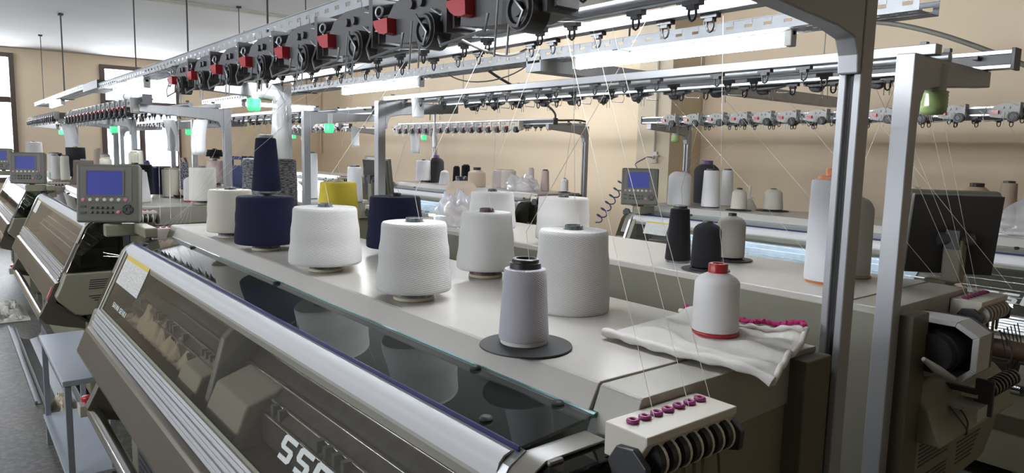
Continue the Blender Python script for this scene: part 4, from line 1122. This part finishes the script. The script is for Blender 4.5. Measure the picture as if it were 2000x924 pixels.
# ------------------------------------------------------------------ cloth under the white spool
def cloth():
    A, B, C_, D = Vector((-.985, 1.050, 1.246)), Vector((-1.0, 1.335, 1.254)), Vector((-.705, 1.345, 1.250)), Vector((-.622, 1.085, 1.246))
    nu, nv = 60, 40
    def P(u, v):
        p = (A*(1-u)+D*u)*(1-v)+(B*(1-u)+C_*u)*v
        front = math.sin(PI*u)*(1-v)
        p = p+Vector((0, -.012*front, 0))
        lift = .009*math.sin(9*u+5*v+1)*math.sin(6*v+2)+.007*math.sin(17*u-9*v)*v+.006*math.sin(23*v+4*u)
        lift += .020*math.exp(-((u-.40)**2/.02+(v-.62)**2/.03))+.018*math.exp(-((v-.80-.15*u)**2/.006))*(.6+.4*math.sin(11*u))
        flat = math.exp(-((p.x+.848)**2+(p.y-1.238)**2)/.004)
        edge = min(1, u/.12)*min(1, .12+v/.22)
        z = p.z+max(-.001, lift*edge)*(1-flat)+.004
        if p.x > -.68:
            z -= min(.02, (p.x+.68)**2*4)
        return (p.x, p.y, z)
    vs = [P(i/nu, j/nv) for j in range(nv+1) for i in range(nu+1)]
    fs = [(j*(nu+1)+i, j*(nu+1)+i+1, (j+1)*(nu+1)+i+1, (j+1)*(nu+1)+i) for j in range(nv) for i in range(nu)]
    root = MB()._add(vs, fs, True).build('knitted_cloth', M['cloth'])
    s = root.modifiers.new('thick', 'SOLIDIFY'); s.thickness = .004; s.offset = -1
    tag(root, 'crumpled white knitted cloth with a pink edge, spread over the near right corner', 'cloth')
    hem = [Vector(P(i/nu, 0))+Vector((0, 0, .004)) for i in range(0, nu+1, 2)]
    MB().tube(hem, .009, 10, rs=[.009+.002*math.sin(i*1.3) for i in range(len(hem))]).build('rolled_hem', M['cloth'], root)
    hem = [Vector(P(1, j/nv))+Vector((0, 0, .003)) for j in range(0, nv+1, 2)]
    MB().tube(hem, .006, 8).build('side_hem', M['cloth'], root)
    ed = [Vector(P(i/nu, 1))+Vector((0, .002*math.sin(i*2.1), .012+.002*math.sin(i*1.9))) for i in range(0, nu+1)]
    MB().tube(ed, .0055, 8, rs=[.0052+.0018*math.sin(i*2.5) for i in range(len(ed))]).build('pink_edging', M['pink'], root)
    ed = [Vector(P(i/nu, .93))+Vector((0, 0, .006)) for i in range(0, nu+1)]
    MB().tube(ed, .005, 8, rs=[.005+.002*math.sin(i*.9) for i in range(len(ed))]).build('rib_fold', M['cloth'], root)
cloth()

# ------------------------------------------------------------------ side table
tr = empty('side_table', (-3.925, .450, 0)); tag(tr, 'blue grey steel side table with lower shelf, at the left end of the nearest machine', 'table')
MB().box(-.465, .465, -.103, .103, .575, .600).build('table_top', M['table'], tr, .003)
for sx in (-.455, .430):
    for sy in (-.095, .070):
        MB().box(sx, sx+.025, sy, sy+.025, 0, .576).build('leg', M['tleg'], tr, .002)
MB().box(-.465, .465, -.103, .103, .150, .165).build('shelf', M['table'], tr, .002)
MB().box(-.43, .43, -.093, -.083, .548, .576).build('apron', M['tleg'], tr)

# ------------------------------------------------------------------ lint, trough, floor bits
def lumps(name, label, cat, c, n, spread, r, m, seed, kind=None):
    rnd = random.Random(seed); mb = MB()
    for i in range(n):
        p = (c[0]+rnd.gauss(0, spread[0]), c[1]+rnd.gauss(0, spread[1]), c[2]+abs(rnd.gauss(0, spread[2])))
        R = r*rnd.uniform(.6, 1.3)
        pr = [(R*math.sin(PI*k/8)*(1+rnd.uniform(-.12, .12)), -R*math.cos(PI*k/8)*.7) for k in range(9)]
        mb.lathe(pr, 14, c=p, wob=.14)
    return tag(mb.build(name, M[m]), label, cat, None, kind)
def mound(name, label, cat, x0, x1, y0, y1, z, h, m, seed, kind='stuff'):
    nu, nv = 110, 26
    def P(u, v):
        e = min(1, u/.10, (1-u)/.10, v/.22, (1-v)/.22)
        q = Vector((u*(x1-x0)*16+seed, v*(y1-y0)*16, seed))
        f = .45+.8*noise.noise(q*.35)+.55*noise.noise(q*1.1)+.30*noise.noise(q*2.7)+.16*noise.noise(q*6)
        return (x0+(x1-x0)*u, y0+(y1-y0)*v+.012*noise.noise(q*2), z+max(.0, h*f*e))
    vs = [P(a/nu, b/nv) for b in range(nv+1) for a in range(nu+1)]
    fs = [(b*(nu+1)+a, b*(nu+1)+a+1, (b+1)*(nu+1)+a+1, (b+1)*(nu+1)+a) for b in range(nv) for a in range(nu)]
    bvs = [(x0, y0, z-.002), (x1, y0, z-.002), (x1, y1, z-.002), (x0, y1, z-.002)]
    mb = MB()._add(vs, fs, True)._add(bvs, [(0, 3, 2, 1)])
    return tag(mb.build(name, M[m]), label, cat, None, kind)
mound('lint', 'cream lint and yarn waste gathered behind the front window of the nearest machine', 'lint', -3.40, -2.35, .575, .72, .872, .085, 'lint', 4)
mound('yarn_waste', 'cream yarn waste lying in the trough below the side table', 'yarn waste', -4.95, -4.5, .43, .52, .03, .11, 'lint', 9)
mound('yarn_waste', 'pale knit scraps in a heap on the floor at the left edge', 'yarn waste', -8.2, -7.6, .15, .55, .004, .13, 'cloth', 15)
trp = [(-.10, .13), (-.095, .06), (-.06, .015), (0, .0), (.06, .015), (.095, .06), (.10, .13), (.094, .13), (.089, .062), (.056, .022), (0, .007), (-.056, .022), (-.089, .062), (-.094, .13)]
t = MB().prism([(y*.9+.475, z*.9+.01) for y, z in trp], -6.8, -4.45).box(-6.7, -6.65, .42, .53, 0, .012).box(-4.6, -4.55, .42, .53, 0, .012)
tag(t.build('steel_trough', M['steel'], None, .002), 'polished steel trough low under the front of the left machine', 'trough')
tag(MB().box(-7.4, -5.1, .365, .378, .0, .02).box(-7.4, -5.1, .365, .40, .0, .003).build('floor_rail', M['steel']), 'thin steel angle rail lying along the aisle floor', 'rail')

# ------------------------------------------------------------------ hanging papers, sleeve
def paper(label, p, w, h, ang, curl=.02, m='paper'):
    mb = MB(); n = 8; vs = []
    for j in range(n+1):
        t = j/n
        for s in (-.5, .5):
            x, d = s*w, curl*math.sin(t*PI*.9)+curl*.8*t*t
            vs.append((p[0]+x*math.cos(ang)-d*math.sin(ang)+.03*h*t, p[1]+x*math.sin(ang)+d*math.cos(ang), p[2]-h*t))
    fs = [(2*j, 2*j+1, 2*j+3, 2*j+2) for j in range(n)]
    o = mb._add(vs, fs, True).build('paper_slip', M[m])
    s = o.modifiers.new('thick', 'SOLIDIFY'); s.thickness = .0008
    return tag(o, label, 'paper slip', 'paper slips hanging from the rails')
A45 = math.radians(45)
paper('white paper slip curling down from the second rail, below the glowing lamps', (-3.14, 1.90, 1.885), .062, .100, A45)
paper('white paper slip hanging between the two far posts, right of the green beacon', (-4.64, 2.30, 1.775), .055, .145, A45+.3, .03)
paper('pale paper slip hanging under the far beacon, left of the bent hook', (-7.42, 4.45, 1.86), .11, .28, A45, .05)
paper('grey white paper slip hanging before the far window, right one', (-8.0, 1.86, 1.87), .13, .32, A45, .05)
paper('grey white paper slip hanging by the front-row post', (-6.9, 1.88, 1.85), .14, .32, A45, -.05)
paper('long pale paper slip at far left against the tan wall', (-9.23, 1.1, 1.84), .16, .34, A45, .05)
hk = MB().tube([(-3.68, 2.32, 1.80), (-3.66, 2.31, 1.885), (-3.60, 2.30, 1.905), (-3.55, 2.30, 1.90), (-3.50, 2.29, 1.83)], .0035, 7)
hk.tube([(-3.56, 2.30, 1.90), (-3.54, 2.30, 1.80)], .0035, 7)
tag(hk.build('wire_hook', M['brass']), 'bent wire hook on the arm end of the second rail, holding a white strip', 'hook')
mb = MB(); 
mb.tube([(-3.585, 2.295, 1.895), (-3.590, 2.295, 1.84), (-3.587, 2.295, 1.77), (-3.595, 2.295, 1.70), (-3.59, 2.295, 1.64)], .01, 8, rs=[.012, .010, .006, .010, .012])
tag(mb.build('cloth_strip', M['paper']), 'narrow white fabric strip hanging from the bent wire hook', 'cloth strip')
rnd = random.Random(2); mb = MB(); pts, rs = [], []
for (p, r) in (((-3.66, 1.22, 1.865), .020), ((-3.63, 1.29, 1.885), .028), ((-3.605, 1.345, 1.88), .034), ((-3.60, 1.365, 1.84), .036), ((-3.60, 1.362, 1.76), .037), ((-3.60, 1.365, 1.68), .042), ((-3.60, 1.37, 1.60), .046), ((-3.60, 1.372, 1.54), .040), ((-3.60, 1.372, 1.515), .030)):
    pts.append(p); rs.append(r*rnd.uniform(.93, 1.07))
mb.tube(pts, .03, 18, rs=rs)
tag(mb.build('plastic_sleeve', glass_mat('milky_plastic_film', (.88, .88, .88), 1., .15, 1.45, (.52, .52, .52), .45)), 'milky plastic sleeve draped over the left post of the nearest machine', 'plastic sleeve')

# ------------------------------------------------------------------ hoses and cables
def helix(a, b, R, turns, n=22):
    a, b = Vector(a), Vector(b); d = (b-a).normalized(); u = d.orthogonal().normalized(); v = d.cross(u)
    N = int(turns*n)
    return [a.lerp(b, i/N)+(u*math.cos(2*PI*turns*i/N)+v*math.sin(2*PI*turns*i/N))*R*min(1, 8*i/N, 8*(N-i)/N+.15) for i in range(N+1)]
mb = MB()
mb.tube(helix((-4.44, 4.95, 1.42), (-4.80, 4.95, .95), .042, 7), .0058, 7)
mb.tube(bez((-4.44, 4.95, 1.42), (-4.3, 5.1, 1.52), (-4.75, 5.3, 1.50), (-4.72, 5.45, 1.56))+bez((-4.72, 5.45, 1.56), (-4.7, 5.6, 1.62), (-4.8, 5.6, 1.60), (-4.80, 5.745, 1.60))[1:], .0055, 8)
tag(mb.build('coiled_hose', M['hose']), 'blue coiled air hose hanging from the pier socket beside the bright-screened panel', 'hose')
ob = MB().box(-4.84, -4.76, 5.755, 5.78, 1.54, 1.66).cyl((-4.80, 5.755, 1.60), (-4.80, 5.735, 1.60), .02, 14).cyl((-4.80, 5.74, 1.62), (-4.72, 5.74, 1.62), .008, 8)
tag(ob.build('air_socket', M['offwhite'], None, .004), 'small cream air socket on the pier where the blue hose plugs in', 'socket')
def cable(label, pts, r, m):
    return tag(MB().tube(pts, r, 8).build('cable', M[m]), label, 'cable')
cable('grey cable sagging from the cut tray end out past the right posts', bez((-1.30, 2.62, 2.125), (-1.0, 2.66, 2.10), (-.80, 2.70, 1.93), (-.45, 2.80, 1.78), 20)+bez((-.45, 2.80, 1.78), (0, 2.9, 1.6), (.5, 3.1, 1.4), (1.2, 3.2, 1.3), 12)[1:], .0085, 'cable')
cable('black cable dropping from the second tray to the far frame arm', bez((-3.50, 2.62, 2.11), (-3.8, 3.1, 2.03), (-4.2, 3.9, 1.99), (-4.85, 4.40, 1.925), 16)+bez((-4.85, 4.40, 1.925), (-4.88, 4.5, 1.91), (-4.88, 4.7, 1.95), (-4.88, 4.83, 1.925), 8)[1:], .009, 'wire')
cable('dark cable looping down from the nearest feeder rail', bez((-1.55, .97, 1.935), (-1.5, 1.05, 1.90), (-1.62, 1.25, 1.86), (-1.68, 1.40, 1.93), 16), .004, 'cable')
cable('thin dark cable sagging beneath the far lamp glow', bez((-3.9, 2.6, 2.11), (-3.7, 2.6, 2.02), (-3.3, 2.6, 2.02), (-3.1, 2.6, 2.11), 12), .004, 'wire')
for k, (cx, cy, R, lab, m) in enumerate(((-.92, 3.50, .20, 'cream hose loops on the floor at the far right, biggest coil', 'cablew'), (-.80, 3.30, .15, 'small pale hose ring on the floor before the big cream coil', 'cablew'), (-.70, 3.62, .17, 'grey cable ring on the floor at the far right behind the pale hose', 'cable'))):
    pts = [(cx+R*(1+.06*math.sin(i*.7+k))*math.cos(2*PI*i/26), cy+R*math.sin(2*PI*i/26), .03+.05*k+.02*math.sin(i*.5+k)+.002*i) for i in range(52)]
    tag(MB().tube(pts, .013, 8).build('hose_coil', M[m]), lab, 'hose coil')
# switch hanging at the first tray end, near the window
hp = MB().cyl((-6.3, 1.17, 2.085), (-6.3, 1.17, 2.0), .004, 6).cyl((-6.325, 1.17, 1.985), (-6.275, 1.17, 1.985), .03, 16)
tag(hp.build('hanging_plug', M['dark2']), 'dark round plug hanging below the tray joint before the far window', 'plug')

# ------------------------------------------------------------------ free strands of yarn
def fstrand(label, pts, m='thread', group='yarn strands in the air', r=.0006):
    return tag(strand(pts, None, m, r, 'yarn_strand'), label, 'yarn strand', group)
for i in (1, 4, 6):
    fstrand('thin strand from the rail of the nearest machine down to its right end eyelets', sag((-1.32+.03*i, 1.195, 1.925), (-.657, .79+.028*i, 1.226), .004))
for i in range(4):
    fstrand('thin strand slanting over the dark panel back to the white eyelet box', sag((-1.05+.02*i+.12*(i % 2), 2.30, 1.87), (-.742, 2.335+.03*i, 1.226), .0))
for i, x in enumerate((-1.42, -1.75, -2.08, -2.42, -2.76, -3.10)):
    fstrand('thin strand from the middle rail forward to a red-lensed feeder', sag((x+.22, 1.195, 1.925), (x-.10, .895, 1.93), .0))
    fstrand('thin strand from a red-lensed feeder down towards the left end of the nearest machine', sag((x-.13, .885, 1.92), (-3.64, .80+.025*i, 1.226), .01))
for i in range(6):
    x = -2.95+.33*i
    fstrand('thin strand slanting from the wall machine rail across its lid', sag((x, 4.37, 1.86), (x-.55+.35*(i % 3), 4.55, 1.45+.02*i), .0))
for i in range(5):
    fstrand('thin strand dropping from the front-row rail at left onto its lid', sag((-4.75-.32*i, 1.2, 1.84), (-4.9-.28*i, 1.25, 1.47), .0))
for i in range(4):
    fstrand('long thin strand crossing between the two right posts', sag((-1.9+.25*i, 2.36, 1.86), (-1.25+.2*i, 2.40, 1.26), .0))
for i in range(3):
    fstrand('thin strand crossing from the front-row end to the nearest machine', sag((-4.55+.02*i, 1.0+.05*i, 1.84), (-3.9, .85+.05*i, 1.24), .01))
bpy.context.view_layer.update()
